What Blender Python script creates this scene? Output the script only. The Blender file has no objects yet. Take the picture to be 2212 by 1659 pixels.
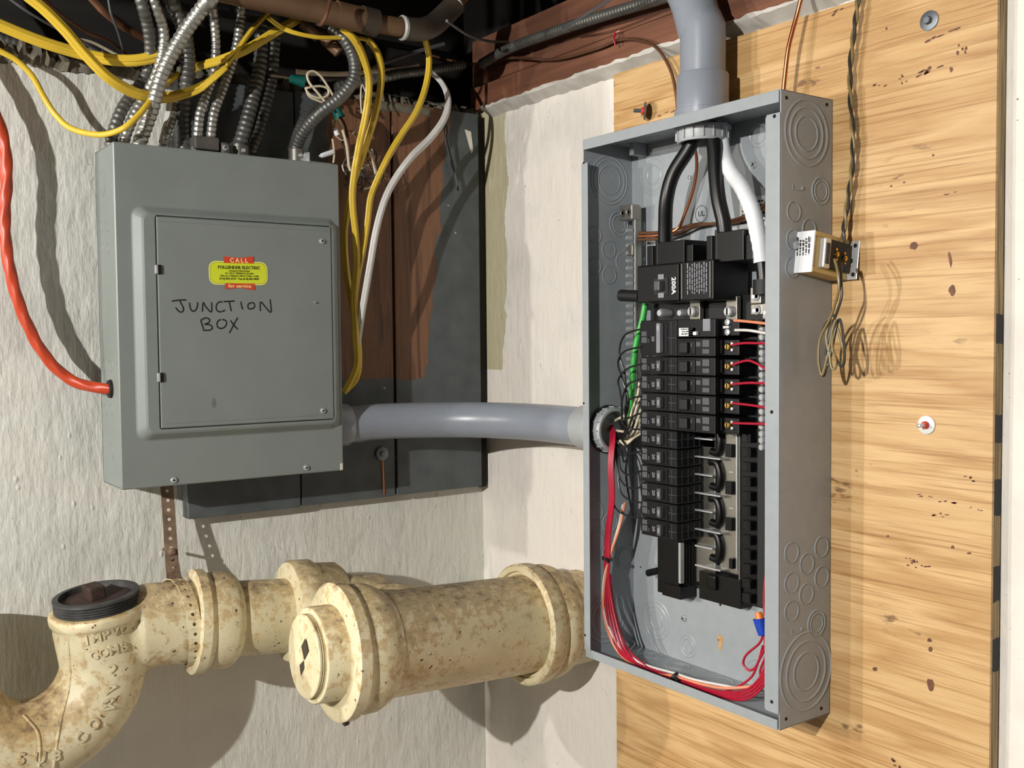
import bpy, bmesh, math, random
from mathutils import Vector, Matrix
from mathutils.bvhtree import BVHTree
random.seed(7)
PI = math.pi
C = bpy.context.scene.collection
S = bpy.context.scene

# ------------------------------------------------------------------ camera, world, lights, exposure
CAM = Vector((-1.072308, -1.593182, 0.084347)); YAW, PITCH, ROLL, F = 0.622345, -0.043141, -0.009127, 2188.06
FW = Vector((math.sin(YAW) * math.cos(PITCH), math.cos(YAW) * math.cos(PITCH), math.sin(PITCH)))
R0 = Vector((math.cos(YAW), -math.sin(YAW), 0)); U0 = R0.cross(FW)
RT = math.cos(ROLL) * R0 + math.sin(ROLL) * U0; UP = -math.sin(ROLL) * R0 + math.cos(ROLL) * U0
cam = bpy.data.objects.new('camera', bpy.data.cameras.new('camera')); C.objects.link(cam)
cam.matrix_world = Matrix(((RT.x, UP.x, -FW.x, CAM.x), (RT.y, UP.y, -FW.y, CAM.y), (RT.z, UP.z, -FW.z, CAM.z), (0, 0, 0, 1)))
cam.data.sensor_fit = 'HORIZONTAL'; cam.data.sensor_width = 36; cam.data.lens = F / 2212 * 36
cam.data.clip_start = .01; cam.data.clip_end = 50
S.camera = cam
w = bpy.data.worlds.new('world'); S.world = w; w.use_nodes = True
w.node_tree.nodes['Background'].inputs[0].default_value = (1.0, .88, .78, 1)
w.node_tree.nodes['Background'].inputs[1].default_value = .014

def lamp(name, loc, power, radius, color):
    l = bpy.data.lights.new(name, 'POINT'); l.energy = power; l.shadow_soft_size = radius; l.color = color
    o = bpy.data.objects.new(name, l); C.objects.link(o); o.location = loc; return o
lamp('key_bulb', (-2.6, -1.37, .55), 200, .016, (1, .98, .935))
lamp('second_bulb', (-2.67, .42, .24), 88, .02, (1, .94, .86))
lamp('third_bulb', (-2.5, -.10, .36), 48, .02, (1, .94, .86))
ar = bpy.data.lights.new('room_bounce', 'AREA'); ar.shape = 'RECTANGLE'; ar.size = 1.6; ar.size_y = 1.2; ar.energy = .2; ar.color = (1, .95, .9)
ao = bpy.data.objects.new('room_bounce', ar); C.objects.link(ao); ao.location = (-1.3, -3.0, -.25)
ao.rotation_euler = (Vector((-.3, -.3, 0)) - Vector((-1.3, -3.0, -.25))).to_track_quat('-Z', 'Y').to_euler()
S.view_settings.view_transform = 'Standard'; S.view_settings.look = 'None'; S.view_settings.gamma = 1
S.view_settings.use_curve_mapping = False; S.view_settings.exposure = 0.18

# ------------------------------------------------------------------ measuring helpers
def U(px, py, ax, v):
    """point of the real plane (axis ax at value v) that stands behind a pixel of the photograph"""
    a = 'xyz'.index(ax)
    d = FW * F + RT * (px - 1106) - UP * (py - 829.5)
    t = (v - CAM[a]) / d[a]
    return CAM + d * t
def dep(P): return (Vector(P) - CAM).dot(FW)
def mpp(P): return dep(P) / F          # metres per photo pixel at P

# ------------------------------------------------------------------ materials
MATS = {}
def srgb(c):
    return tuple(((x / 255) / 12.92 if x / 255 <= .04045 else ((x / 255 + .055) / 1.055) ** 2.4) for x in c) + (1,)
def new_mat(name):
    m = bpy.data.materials.new(name); m.use_nodes = True; nt = m.node_tree
    return m, nt, nt.nodes['Principled BSDF']
def tex(nt, kind, scale=None, vec=None, **kw):
    n = nt.nodes.new(kind)
    if scale is not None: n.inputs['Scale'].default_value = scale
    for k, v in kw.items():
        if k in n.inputs: n.inputs[k].default_value = v
        else: setattr(n, k, v)
    if vec is not None: nt.links.new(vec, n.inputs['Vector'])
    return n
def ramp(nt, fac, stops):
    n = nt.nodes.new('ShaderNodeValToRGB'); cr = n.color_ramp
    while len(cr.elements) > 1: cr.elements.remove(cr.elements[0])
    cr.elements[0].position = stops[0][0]; cr.elements[0].color = stops[0][1]
    for p, c in stops[1:]:
        e = cr.elements.new(p); e.color = c
    nt.links.new(fac, n.inputs[0]); return n
def mix(nt, fac, a, b, mode='MIX'):
    n = nt.nodes.new('ShaderNodeMix'); n.data_type = 'RGBA'; n.blend_type = mode
    for s, v in ((0, fac), (6, a), (7, b)):
        if hasattr(v, 'is_output'): nt.links.new(v, n.inputs[s])
        else: n.inputs[s].default_value = v
    return n.outputs[2]
def math_(nt, op, a, b=0.0, c=None):
    n = nt.nodes.new('ShaderNodeMath'); n.operation = op
    for s, v in ((0, a), (1, b), (2, c)):
        if v is None: continue
        if hasattr(v, 'is_output'): nt.links.new(v, n.inputs[s])
        else: n.inputs[s].default_value = v
    return n.outputs[0]
def coords(nt):
    n = nt.nodes.new('ShaderNodeNewGeometry'); return n.outputs['Position']
def mapping(nt, vec, scale=(1, 1, 1), rot=(0, 0, 0), loc=(0, 0, 0)):
    n = nt.nodes.new('ShaderNodeMapping'); n.inputs['Scale'].default_value = scale
    n.inputs['Rotation'].default_value = rot; n.inputs['Location'].default_value = loc
    nt.links.new(vec, n.inputs['Vector']); return n.outputs[0]
def bump(nt, b, h, strength=.3, dist=.002, prev=None):
    n = nt.nodes.new('ShaderNodeBump'); n.inputs['Strength'].default_value = strength; n.inputs['Distance'].default_value = dist
    nt.links.new(h, n.inputs['Height'])
    if prev is not None: nt.links.new(prev, n.inputs['Normal'])
    nt.links.new(n.outputs[0], b.inputs['Normal']); return n.outputs[0]
def paint(name, rgb, rough=.45, metal=0, var=.08, scale=30, bmp=0, spec=.5, coat=0):
    """simple paint / plastic / metal with a little colour variation"""
    m, nt, b = new_mat(name); pos = coords(nt)
    c = srgb(rgb); n = tex(nt, 'ShaderNodeTexNoise', scale, pos, Detail=4)
    lo = tuple(x * (1 - var) for x in c[:3]) + (1,); hi = tuple(min(1, x * (1 + var)) for x in c[:3]) + (1,)
    r = ramp(nt, n.outputs[0], [(.3, lo), (.7, hi)]); nt.links.new(r.outputs[0], b.inputs['Base Color'])
    b.inputs['Roughness'].default_value = rough; b.inputs['Metallic'].default_value = metal
    b.inputs['Specular IOR Level'].default_value = spec; b.inputs['Coat Weight'].default_value = coat
    if bmp: bump(nt, b, n.outputs[0], bmp, .001)
    MATS[name] = m; return m

def plaster(name, base, beige=False):
    m, nt, b = new_mat(name); pos = coords(nt)
    n1 = tex(nt, 'ShaderNodeTexNoise', 6, pos, Detail=6)
    c = srgb(base); c2 = tuple(x * .84 for x in c[:3]) + (1,); c3 = (c[0] * 1.0, c[1] * .955, c[2] * .93, 1)
    r = ramp(nt, n1.outputs[0], [(.3, c2), (.5, c), (.75, c3)]); col = r.outputs[0]
    spk = tex(nt, 'ShaderNodeTexNoise', 190, pos, Detail=2)
    sp = ramp(nt, spk.outputs[0], [(.74, (0, 0, 0, 1)), (.77, (1, 1, 1, 1))])
    col = mix(nt, sp.outputs[0], col, srgb((120, 112, 100)))
    if beige:
        sx = nt.nodes.new('ShaderNodeSeparateXYZ'); nt.links.new(pos, sx.inputs[0])
        wob = tex(nt, 'ShaderNodeTexNoise', 9, pos, Detail=5)
        e = math_(nt, 'ADD', sx.outputs[1], math_(nt, 'MULTIPLY', math_(nt, 'SUBTRACT', wob.outputs[0], .5), .07))
        low = math_(nt, 'MULTIPLY', math_(nt, 'SUBTRACT', .13, sx.outputs[2]), .25)
        e = math_(nt, 'SUBTRACT', e, math_(nt, 'MAXIMUM', low, 0))
        f = ramp(nt, e, [(0, (0, 0, 0, 1)), (1, (1, 1, 1, 1))])
        mk = math_(nt, 'GREATER_THAN', e, -.088)
        mk2 = math_(nt, 'MULTIPLY', mk, math_(nt, 'GREATER_THAN', sx.outputs[2], .03))
        col = mix(nt, mk2, col, srgb((190, 181, 150)))
    nt.links.new(col, b.inputs['Base Color']); b.inputs['Roughness'].default_value = .75
    st = mapping(nt, pos, (1, 1, .28))
    na = tex(nt, 'ShaderNodeTexNoise', 75, st, Detail=5, Roughness=.6)
    nb = tex(nt, 'ShaderNodeTexNoise', 17, pos, Detail=3)
    vo = tex(nt, 'ShaderNodeTexVoronoi', 45, mapping(nt, pos, (1, 1, .6)))
    pit = ramp(nt, vo.outputs['Distance'], [(0, (1, 1, 1, 1)), (.16, (0, 0, 0, 1))])
    gate = ramp(nt, nb.outputs[0], [(.5, (0, 0, 0, 1)), (.62, (1, 1, 1, 1))])
    h = math_(nt, 'ADD', math_(nt, 'MULTIPLY', na.outputs[0], .6), math_(nt, 'MULTIPLY', nb.outputs[0], 1.0))
    h = math_(nt, 'ADD', h, math_(nt, 'MULTIPLY', math_(nt, 'MULTIPLY', pit.outputs[0], gate.outputs[0]), .4))
    bump(nt, b, h, .7, .0075); MATS[name] = m; return m
plaster('plaster_left', (214, 214, 206)); plaster('plaster_right', (232, 226, 217), True)

def mat_plywood():
    m, nt, b = new_mat('plywood'); pos = coords(nt)
    # grain runs along y (horizontal), stretched and slightly tilted
    g = mapping(nt, pos, (1, .8, 7), (.10, 0, 0))
    wob = tex(nt, 'ShaderNodeTexNoise', 2.6, g, Detail=4, Distortion=.25)
    fine = tex(nt, 'ShaderNodeTexNoise', 60, mapping(nt, pos, (1, .12, 3.4), (.10, 0, 0)), Detail=6, Roughness=.65)
    r = ramp(nt, wob.outputs[0], [(.25, srgb((184, 142, 88))), (.40, srgb((210, 175, 124))), (.5, srgb((187, 147, 95))), (.58, srgb((214, 179, 128))), (.75, srgb((174, 132, 80)))])
    rf = ramp(nt, fine.outputs[0], [(.3, (.62, .5, .36, 1)), (.5, (1, 1, 1, 1)), (.7, (.93, .88, .8, 1))])
    col = mix(nt, .6, r.outputs[0], rf.outputs[0], 'MULTIPLY')
    thin = tex(nt, 'ShaderNodeTexNoise', 55, mapping(nt, pos, (1, .07, 5.5), (.09, 0, 0)), Detail=3, Roughness=.5)
    rt_ = ramp(nt, thin.outputs[0], [(.36, (.60, .44, .28, 1)), (.44, (1, 1, 1, 1)), (.60, (1, 1, 1, 1)), (.70, (1.0, .93, .82, 1))]); col = mix(nt, .55, col, rt_.outputs[0], 'MULTIPLY')
    # dark pitch spots gathered in patches
    sv = tex(nt, 'ShaderNodeTexNoise', 70, mapping(nt, pos, (1, .45, 1.1), (.1, 0, 0)), Detail=3)
    big = tex(nt, 'ShaderNodeTexNoise', 6.5, mapping(nt, pos, (1, 1, 1.3), loc=(0, .3, .2)), Detail=2)
    s1 = ramp(nt, sv.outputs[0], [(.60, (0, 0, 0, 1)), (.66, (1, 1, 1, 1))]); s2 = ramp(nt, big.outputs[0], [(.58, (0, 0, 0, 1)), (.66, (1, 1, 1, 1))])
    col = mix(nt, math_(nt, 'MULTIPLY', math_(nt, 'MULTIPLY', s1.outputs[0], s2.outputs[0]), .7), col, srgb((84, 50, 34)))
    nt.links.new(col, b.inputs['Base Color']); b.inputs['Roughness'].default_value = .5
    bump(nt, b, fine.outputs[0], .25, .0015); MATS['plywood'] = m
mat_plywood()
def mat_plyedge():
    m, nt, b = new_mat('plywood_edge'); pos = coords(nt)
    st = mapping(nt, pos, (1, .02, .02)); wv = tex(nt, 'ShaderNodeTexNoise', 330, st, Detail=1)
    r = ramp(nt, wv.outputs[0], [(.35, srgb((96, 80, 52))), (.5, srgb((176, 152, 104))), (.65, srgb((120, 100, 66)))])
    col = r.outputs[0]
    sx = nt.nodes.new('ShaderNodeSeparateXYZ'); nt.links.new(pos, sx.inputs[0])
    n = tex(nt, 'ShaderNodeTexNoise', 40, pos, Detail=1)
    z = math_(nt, 'ADD', sx.outputs[2], math_(nt, 'MULTIPLY', n.outputs[0], .012))
    for a, c in [((U(2155, q0, 'y', -1.0125).z + U(2155, q1, 'y', -1.0125).z) / 2, U(2155, q0, 'y', -1.0125).z - U(2155, q1, 'y', -1.0125).z) for q0, q1 in ((665, 728), (885, 948), (1020, 1101), (1213, 1288), (1366, 1437))]:   # black painted strokes on the edge
        k = math_(nt, 'LESS_THAN', math_(nt, 'ABSOLUTE', math_(nt, 'SUBTRACT', z, a)), c / 2)
        col = mix(nt, k, col, srgb((18, 20, 22)))
    nt.links.new(col, b.inputs['Base Color']); b.inputs['Roughness'].default_value = .6; MATS['plywood_edge'] = m
mat_plyedge()
def mat_board():
    m, nt, b = new_mat('board_paint'); pos = coords(nt)
    sx = nt.nodes.new('ShaderNodeSeparateXYZ'); nt.links.new(pos, sx.inputs[0])
    n = tex(nt, 'ShaderNodeTexNoise', 26, pos, Detail=4); nn = math_(nt, 'MULTIPLY', math_(nt, 'SUBTRACT', n.outputs[0], .5), .035)
    x = math_(nt, 'ADD', sx.outputs[0], nn); z = math_(nt, 'ADD', sx.outputs[2], nn)
    # unpainted patch: x < edge, z > bottom
    edge = math_(nt, 'LESS_THAN', math_(nt, 'ADD', x, math_(nt, 'MULTIPLY', math_(nt, 'SUBTRACT', .5, z), .12)), -.085)
    k = math_(nt, 'MULTIPLY', math_(nt, 'MULTIPLY', edge, math_(nt, 'GREATER_THAN', x, -.325)), math_(nt, 'GREATER_THAN', z, .022))
    grain = tex(nt, 'ShaderNodeTexNoise', 45, mapping(nt, pos, (1.6, 1, .1)), Detail=5, Distortion=.8)
    wd = ramp(nt, grain.outputs[0], [(.3, srgb((88, 58, 40))), (.5, srgb((128, 90, 64))), (.7, srgb((106, 72, 50)))])
    sp = tex(nt, 'ShaderNodeTexVoronoi', 42, pos); s = math_(nt, 'LESS_THAN', sp.outputs['Distance'], .09)
    pg = ramp(nt, n.outputs[0], [(.3, srgb((72, 78, 80))), (.7, srgb((88, 94, 95)))])
    gate = tex(nt, 'ShaderNodeTexNoise', 11, pos, Detail=1)
    col = mix(nt, math_(nt, 'MULTIPLY', s, math_(nt, 'GREATER_THAN', gate.outputs[0], .58)), pg.outputs[0], srgb((170, 172, 168)))
    col = mix(nt, k, col, wd.outputs[0])
    nt.links.new(col, b.inputs['Base Color']); b.inputs['Roughness'].default_value = .55
    bump(nt, b, grain.outputs[0], .2, .001); MATS['board_paint'] = m
mat_board()
def mat_iron():
    m, nt, b = new_mat('cream_iron'); pos = coords(nt)
    n1 = tex(nt, 'ShaderNodeTexNoise', 9, pos, Detail=5); n2 = tex(nt, 'ShaderNodeTexNoise', 70, pos, Detail=6, Roughness=.7)
    geo = nt.nodes.new('ShaderNodeNewGeometry'); sn = nt.nodes.new('ShaderNodeSeparateXYZ'); nt.links.new(geo.outputs['True Normal'], sn.inputs[0])
    base = ramp(nt, n1.outputs[0], [(.3, srgb((205, 192, 154))), (.55, srgb((224, 214, 180))), (.8, srgb((196, 178, 134)))])
    # dust and rust gather on the upper side of the pipes
    up = math_(nt, 'MULTIPLY', math_(nt, 'MAXIMUM', math_(nt, 'ADD', sn.outputs[2], -.05), 0), .20)
    rs = math_(nt, 'ADD', n2.outputs[0], math_(nt, 'ADD', up, math_(nt, 'MULTIPLY', math_(nt, 'SUBTRACT', n1.outputs[0], .5), .35)))
    f = ramp(nt, rs, [(.57, (0, 0, 0, 1)), (.80, (.8, .8, .8, 1)), (.92, (1, 1, 1, 1))])
    col = mix(nt, f.outputs[0], base.outputs[0], srgb((118, 84, 46)))
    f0 = ramp(nt, rs, [(.52, (0, 0, 0, 1)), (.62, (.55, .55, .55, 1)), (.75, (0, 0, 0, 1))]); col = mix(nt, f0.outputs[0], col, srgb((188, 150, 86)))
    ch = tex(nt, 'ShaderNodeTexNoise', 120, pos, Detail=2); c2 = ramp(nt, ch.outputs[0], [(.70, (0, 0, 0, 1)), (.74, (1, 1, 1, 1))])
    col = mix(nt, c2.outputs[0], col, srgb((70, 45, 30)))
    nt.links.new(col, b.inputs['Base Color']); b.inputs['Roughness'].default_value = .5
    h = math_(nt, 'ADD', math_(nt, 'MULTIPLY', n2.outputs[0], .5), n1.outputs[0])
    bump(nt, b, h, .45, .003); MATS['cream_iron'] = m
mat_iron()
def mat_wood(name, a, bcol, axis=(1, .08, 1.4), dirt=None):
    m, nt, b = new_mat(name); pos = coords(nt)
    g = tex(nt, 'ShaderNodeTexNoise', 38, mapping(nt, pos, axis), Detail=6, Distortion=.5)
    r = ramp(nt, g.outputs[0], [(.3, srgb(a)), (.7, srgb(bcol))]); col = r.outputs[0]
    nt.links.new(col, b.inputs['Base Color']); b.inputs['Roughness'].default_value = .7
    bump(nt, b, g.outputs[0], .3, .002); MATS[name] = m
mat_wood('sill_wood', (86, 52, 36), (128, 82, 58)); mat_wood('joist_wood_shaded', (13, 10, 8), (24, 17, 12), (.1, 1, 1))  # joists near black: the darkness of the overhead bay is put into the colour
def mat_cable(name, rgb):
    return paint(name, rgb, .38, 0, .1, 18)
paint('jbox_enamel', (128, 135, 131), .42, 0, .05, 14, .05); paint('panel_enamel', (150, 156, 160), .36, 0, .04, 60, .04)
paint('pvc', (136, 142, 152), .33, 0, .05, 12); paint('pvc_light', (160, 164, 166), .4)
paint('black_plastic', (10, 10, 11), .36, 0, .2, 40, spec=.35); paint('black_matt', (14, 14, 15), .6); paint('charcoal_plastic', (14, 14, 16), .36, 0, .2, 30, spec=.35)
paint('dark_hole', (6, 6, 6), .9); paint('print_grey', (128, 130, 136), .6); paint('print_white', (225, 226, 228), .6, 0, .02)
paint('zinc', (206, 208, 210), .32, .6, .05, 50); paint('steel', (112, 110, 104), .45, .6, .2, 40); paint('tin_plate', (150, 147, 138), .34, .85, .15, 12)
paint('copper', (192, 120, 82), .32, 1, .1, 20); paint('old_copper', (116, 80, 58), .5, .6, .3, 12); paint('brass', (222, 172, 80), .3, 1)
paint('bx_bright', (176, 176, 170), .38, .8, .2, 40); paint('bx_dark', (104, 104, 100), .45, .6, .25, 30)
mat_cable('yellow_jacket', (218, 184, 58)); mat_cable('white_jacket', (216, 214, 210)); mat_cable('orange_jacket', (186, 66, 36)); mat_cable('black_jacket', (12, 12, 13))
mat_cable('green_jacket', (62, 168, 74)); mat_cable('red_jacket', (168, 24, 50)); mat_cable('cream_jacket', (214, 202, 176)); mat_cable('pink_jacket', (226, 140, 104))
mat_cable('brown_cord', (126, 108, 66)); mat_cable('black_cord', (46, 44, 38)); mat_cable('tape_white', (232, 234, 238)); mat_cable('wire_grey', (78, 80, 84))
mat_cable('orange_plastic', (246, 122, 30)); mat_cable('blue_plastic', (22, 62, 170)); mat_cable('teal_plastic', (12, 92, 84))
paint('thin_black', (26, 27, 29), .25); paint('sticker_yellow', (216, 226, 40), .4, 0, .03); paint('sticker_rim', (238, 236, 120), .4, 0, .03)
paint('sticker_red', (214, 66, 34), .4, 0, .03); paint('ink', (26, 22, 24), .5); paint('ink_green', (40, 54, 20), .5); paint('ink_cream', (250, 226, 150), .5)
paint('rusty_steel', (122, 100, 82), .7, .3, .4, 60, .2); paint('rust_dark', (62, 44, 38), .75, .2, .4, 70, .3); paint('thread_grey', (66, 66, 66), .6, .2, .35, 60, .2)
paint('mortar', (196, 192, 184), .9, 0, .12, 40, .6); paint('mortar_dark', (104, 98, 84), .95, 0, .35, 60, .8); paint('drywall', (216, 214, 214), .8, 0, .02, 8, .05)
paint('red_plastic', (196, 60, 44), .5); paint('zinc_dull', (120, 126, 132), .5, .8); paint('white_washer', (222, 222, 220), .45, .2); paint('tan_paper', (196, 170, 112), .55)
paint('floor_concrete', (84, 80, 76), .85, 0, .1, 5, .3); paint('light_block_board', (112, 104, 96), .9, 0, .03, 6); paint('subfloor_shaded', (9, 7, 6), .9)  # subfloor near black, shade of the bay painted in
paint('drain_copper', (116, 88, 64), .5, .25, .3, 9, .1); paint('fitting_dark', (72, 64, 54), .5, .2, .25, 14, .1); paint('solder', (190, 190, 184), .6, .2); paint('putty_white', (226, 220, 206), .7)
paint('basement_wall', (112, 102, 92), .9, 0, .1, 4, .1); paint('knot_brown', (104, 66, 44), .6, 0, .35, 90)
M = MATS

# ------------------------------------------------------------------ mesh builder
class MB:
    def __init__(s): s.v = []; s.f = []; s.sm = []
    def add(s, vs, fs, smooth=False):
        o = len(s.v); s.v += [Vector(v) for v in vs]
        s.f += [tuple(i + o for i in f) for f in fs]; s.sm += [smooth] * len(fs); return s
    def box(s, x0, x1, y0, y1, z0, z1, mt=None):
        vs = [(x, y, z) for x in (x0, x1) for y in (y0, y1) for z in (z0, z1)]
        if mt is not None: vs = [mt @ Vector(v) for v in vs]
        return s.add(vs, [(0, 1, 3, 2), (4, 6, 7, 5), (0, 4, 5, 1), (2, 3, 7, 6), (0, 2, 6, 4), (1, 5, 7, 3)])
    def rings(s, R, caps=True, smooth=True, closed=False):
        n = len(R[0]); vs = [p for r in R for p in r]; fs = []
        m = len(R)
        for i in range(m if closed else m - 1):
            a = i * n; b = ((i + 1) % m) * n
            for j in range(n): k = (j + 1) % n; fs.append((a + j, a + k, b + k, b + j))
        s.add(vs, fs, smooth)
        if caps and not closed:
            s.add(R[0], [tuple(reversed(range(n)))]); s.add(R[-1], [tuple(range(n))])
        return s
    def lathe(s, c, axis, prof, seg=24, smooth=True, caps=True):
        """prof = [(radius, height along axis)]"""
        c = Vector(c); a = Vector(axis).normalized(); u = a.orthogonal().normalized(); v = a.cross(u)
        R = [[c + a * h + (u * math.cos(t) + v * math.sin(t)) * max(r, 1e-5) for t in [2 * PI * k / seg for k in range(seg)]] for r, h in prof]
        return s.rings(R, caps, smooth)
    def tube(s, pts, r, seg=10, flat=1.0, fdir=None, rf=None, smooth=True, caps=True):
        pts = [Vector(p) for p in pts]; T = []
        for i in range(len(pts)):
            T.append((pts[min(i + 1, len(pts) - 1)] - pts[max(i - 1, 0)]).normalized())
        u = (Vector(fdir) if fdir is not None else T[0].orthogonal()); u = (u - T[0] * u.dot(T[0])).normalized(); R = []
        for i, p in enumerate(pts):
            if fdir is not None and i: u = Vector(fdir) if abs(Vector(fdir).dot(T[i])) < .97 else u
            u = (u - T[i] * u.dot(T[i])).normalized(); v = T[i].cross(u); rr = r if rf is None else rf(i, len(pts))
            R.append([p + u * math.cos(a) * rr + v * math.sin(a) * rr * flat for a in [2 * PI * k / seg for k in range(seg)]])
        return s.rings(R, caps, smooth)
    def prism(s, poly, d):
        """flat polygon (3D points) extruded by vector d"""
        n = len(poly); d = Vector(d); vs = [Vector(p) for p in poly] + [Vector(p) + d for p in poly]
        return s.add(vs, [tuple(reversed(range(n))), tuple(range(n, 2 * n))] + [(j, (j + 1) % n, n + (j + 1) % n, n + j) for j in range(n)])
    def mesh(s, name, base=Vector()):
        me = bpy.data.meshes.new(name); me.from_pydata([v - base for v in s.v], [], s.f)
        me.polygons.foreach_set('use_smooth', s.sm); me.update()
        bm = bmesh.new(); bm.from_mesh(me); bmesh.ops.recalc_face_normals(bm, faces=bm.faces); bm.to_mesh(me); bm.free()
        if any(s.sm): me.set_sharp_from_angle(angle=math.radians(38))
        return me

def obj(name, mb, mat, parent=None, bev=0, label=None, mods=None):
    base = parent.get('_w') if parent is not None else None
    base = Vector(base) if base is not None else Vector()
    me = mb if isinstance(mb, bpy.types.Mesh) else mb.mesh(name, base)
    o = bpy.data.objects.new(name, me); C.objects.link(o)
    for m in (mat if isinstance(mat, (list, tuple)) else [mat]): me.materials.append(M[m])
    if parent is not None: o.parent = parent; o['_w'] = list(base)
    else: o['_w'] = [0, 0, 0]
    if bev:
        b = o.modifiers.new('bevel', 'BEVEL'); b.width = bev; b.segments = 2; b.limit_method = 'ANGLE'; b.angle_limit = .7
    if label: o['label'] = label
    return o
def tag(o, label, cat, group=None):
    o['label'] = label; o['category'] = cat
    if group: o['group'] = group
    return o
def thing(name, label, cat, loc, group=None):
    e = bpy.data.objects.new(name, None); C.objects.link(e); e.location = loc; e.empty_display_size = .02
    e['_w'] = list(Vector(loc)); return tag(e, label, cat, group)
def single(name, mb, mat, label, cat, group=None, bev=0):
    return tag(obj(name, mb, mat, None, bev), label, cat, group)
def struct(name, mb, mat, bev=0):
    o = obj(name, mb, mat, None, bev); o['kind'] = 'structure'; return o
def spline(P, n=10):
    P = [Vector(p) for p in P]; out = []
    for i in range(len(P) - 1):
        a, b, c, d = P[max(i - 1, 0)], P[i], P[i + 1], P[min(i + 2, len(P) - 1)]
        for k in range(n):
            t = k / n; out.append(.5 * ((2 * b) + (c - a) * t + (2 * a - 5 * b + 4 * c - d) * t * t + (3 * b - 3 * c + d - a) * t ** 3))
    out.append(P[-1]); return out
def resample(P, step):
    L = [0]
    for a, b in zip(P, P[1:]): L.append(L[-1] + (b - a).length)
    n = max(2, int(L[-1] / step)); out = []; j = 0
    for i in range(n + 1):
        d = L[-1] * i / n
        while j < len(L) - 2 and L[j + 1] < d: j += 1
        t = (d - L[j]) / max(1e-9, L[j + 1] - L[j]); out.append(P[j].lerp(P[j + 1], min(1, t)))
    return out
def path(pp, ax, n=8):
    """pp = [(px, py, plane value)] -> smooth world path"""
    return spline([U(a, b, ax, v) for a, b, v in pp], n)

# ------------------------------------------------------------------ text
def text_mesh(txt, size, extrude=.0002, font_shear=0, space=1.0, align='CENTER', offset=0.0):
    cu = bpy.data.curves.new('t', 'FONT'); cu.body = txt; cu.size = size; cu.extrude = extrude; cu.align_x = align; cu.align_y = 'CENTER'
    cu.shear = font_shear; cu.space_character = space; cu.offset = offset; cu.resolution_u = 2
    o = bpy.data.objects.new('t', cu); C.objects.link(o); dg = bpy.context.evaluated_depsgraph_get()
    me = bpy.data.meshes.new_from_object(o.evaluated_get(dg)); bpy.data.objects.remove(o); bpy.data.curves.remove(cu); return me
def put_text(name, txt, size, P, right, up, mat, parent, extrude=.0002, **kw):
    me = text_mesh(txt, size, extrude, **kw); r = Vector(right).normalized(); u = Vector(up); u = (u - r * u.dot(r)).normalized(); n = r.cross(u)
    base = Vector(parent['_w']); P = Vector(P) - base
    me.transform(Matrix(((r.x, u.x, n.x, P.x), (r.y, u.y, n.y, P.y), (r.z, u.z, n.z, P.z), (0, 0, 0, 1))))
    me.materials.clear(); return obj(name, me, mat, parent)

def small_print(name, rows, h, pitch, width, P, right, up, mat, parent):
    """print too fine to read in the photograph: rows of word-long dashes"""
    r = Vector(right).normalized(); u = Vector(up); u = (u - r * u.dot(r)).normalized(); n = r.cross(u); s = MB(); P = Vector(P)
    for k in range(rows):
        x = -width / 2 * random.uniform(.75, 1); e = -x
        while x < e:
            w_ = min(random.uniform(1.2, 4) * h, e - x); a = P + r * x - u * (pitch * k)
            s.prism([a, a + r * w_, a + r * w_ + u * h, a + u * h], n * .0001); x += w_ + h * .6
    return obj(name, s, mat, parent)

# ------------------------------------------------------------------ generic parts
def screw(parent, P, n, r, mat='zinc', h=.002, name='screw', slot=True, washer=None):
    P = Vector(P); n = Vector(n).normalized(); s = MB()
    s.lathe(P, n, [(r, 0), (r, h * .5), (r * .75, h), (r * .3, h * 1.15), (0, h * 1.15)], 14)
    o = obj(name, s, mat, parent)
    if slot:
        u = n.orthogonal().normalized(); u = Matrix.Rotation(random.uniform(0, PI), 3, n) @ u; v = n.cross(u); q = MB(); g = P + n * h * 1.1
        for a, b in ((u, v), (v, u)):
            q.prism([g + a * r * .65 + b * r * .1, g + a * r * .65 - b * r * .1, g - a * r * .65 - b * r * .1, g - a * r * .65 + b * r * .1], n * h * .12)
        if parent is not None and parent.parent is None and parent.type == 'EMPTY': 
            so = obj('screw_slot', q, 'dark_hole', parent); so.parent = o; 
    return o
def ring_prof(r, w, h): return [(r - w, -.0006), (r - w, 0), (r - w * .5, h), (r, 0), (r, -.0006)]
def knockout(parent, P, n, radii, mat, h=.0011, name='knockout'):
    """raised concentric rings pressed into sheet metal"""
    s = MB(); n = Vector(n)
    for i, r in enumerate(radii):
        s.lathe(P, n, ring_prof(r, min(.0034, r * .16), h), 40, caps=False)
    # faint disc standing a hair proud
    r = radii[-1] * .80; s.lathe(P, n, [(r, -.0004), (r, .00025), (0, .0003)], 32, smooth=False)
    return obj(name, s, mat, parent)

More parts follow.
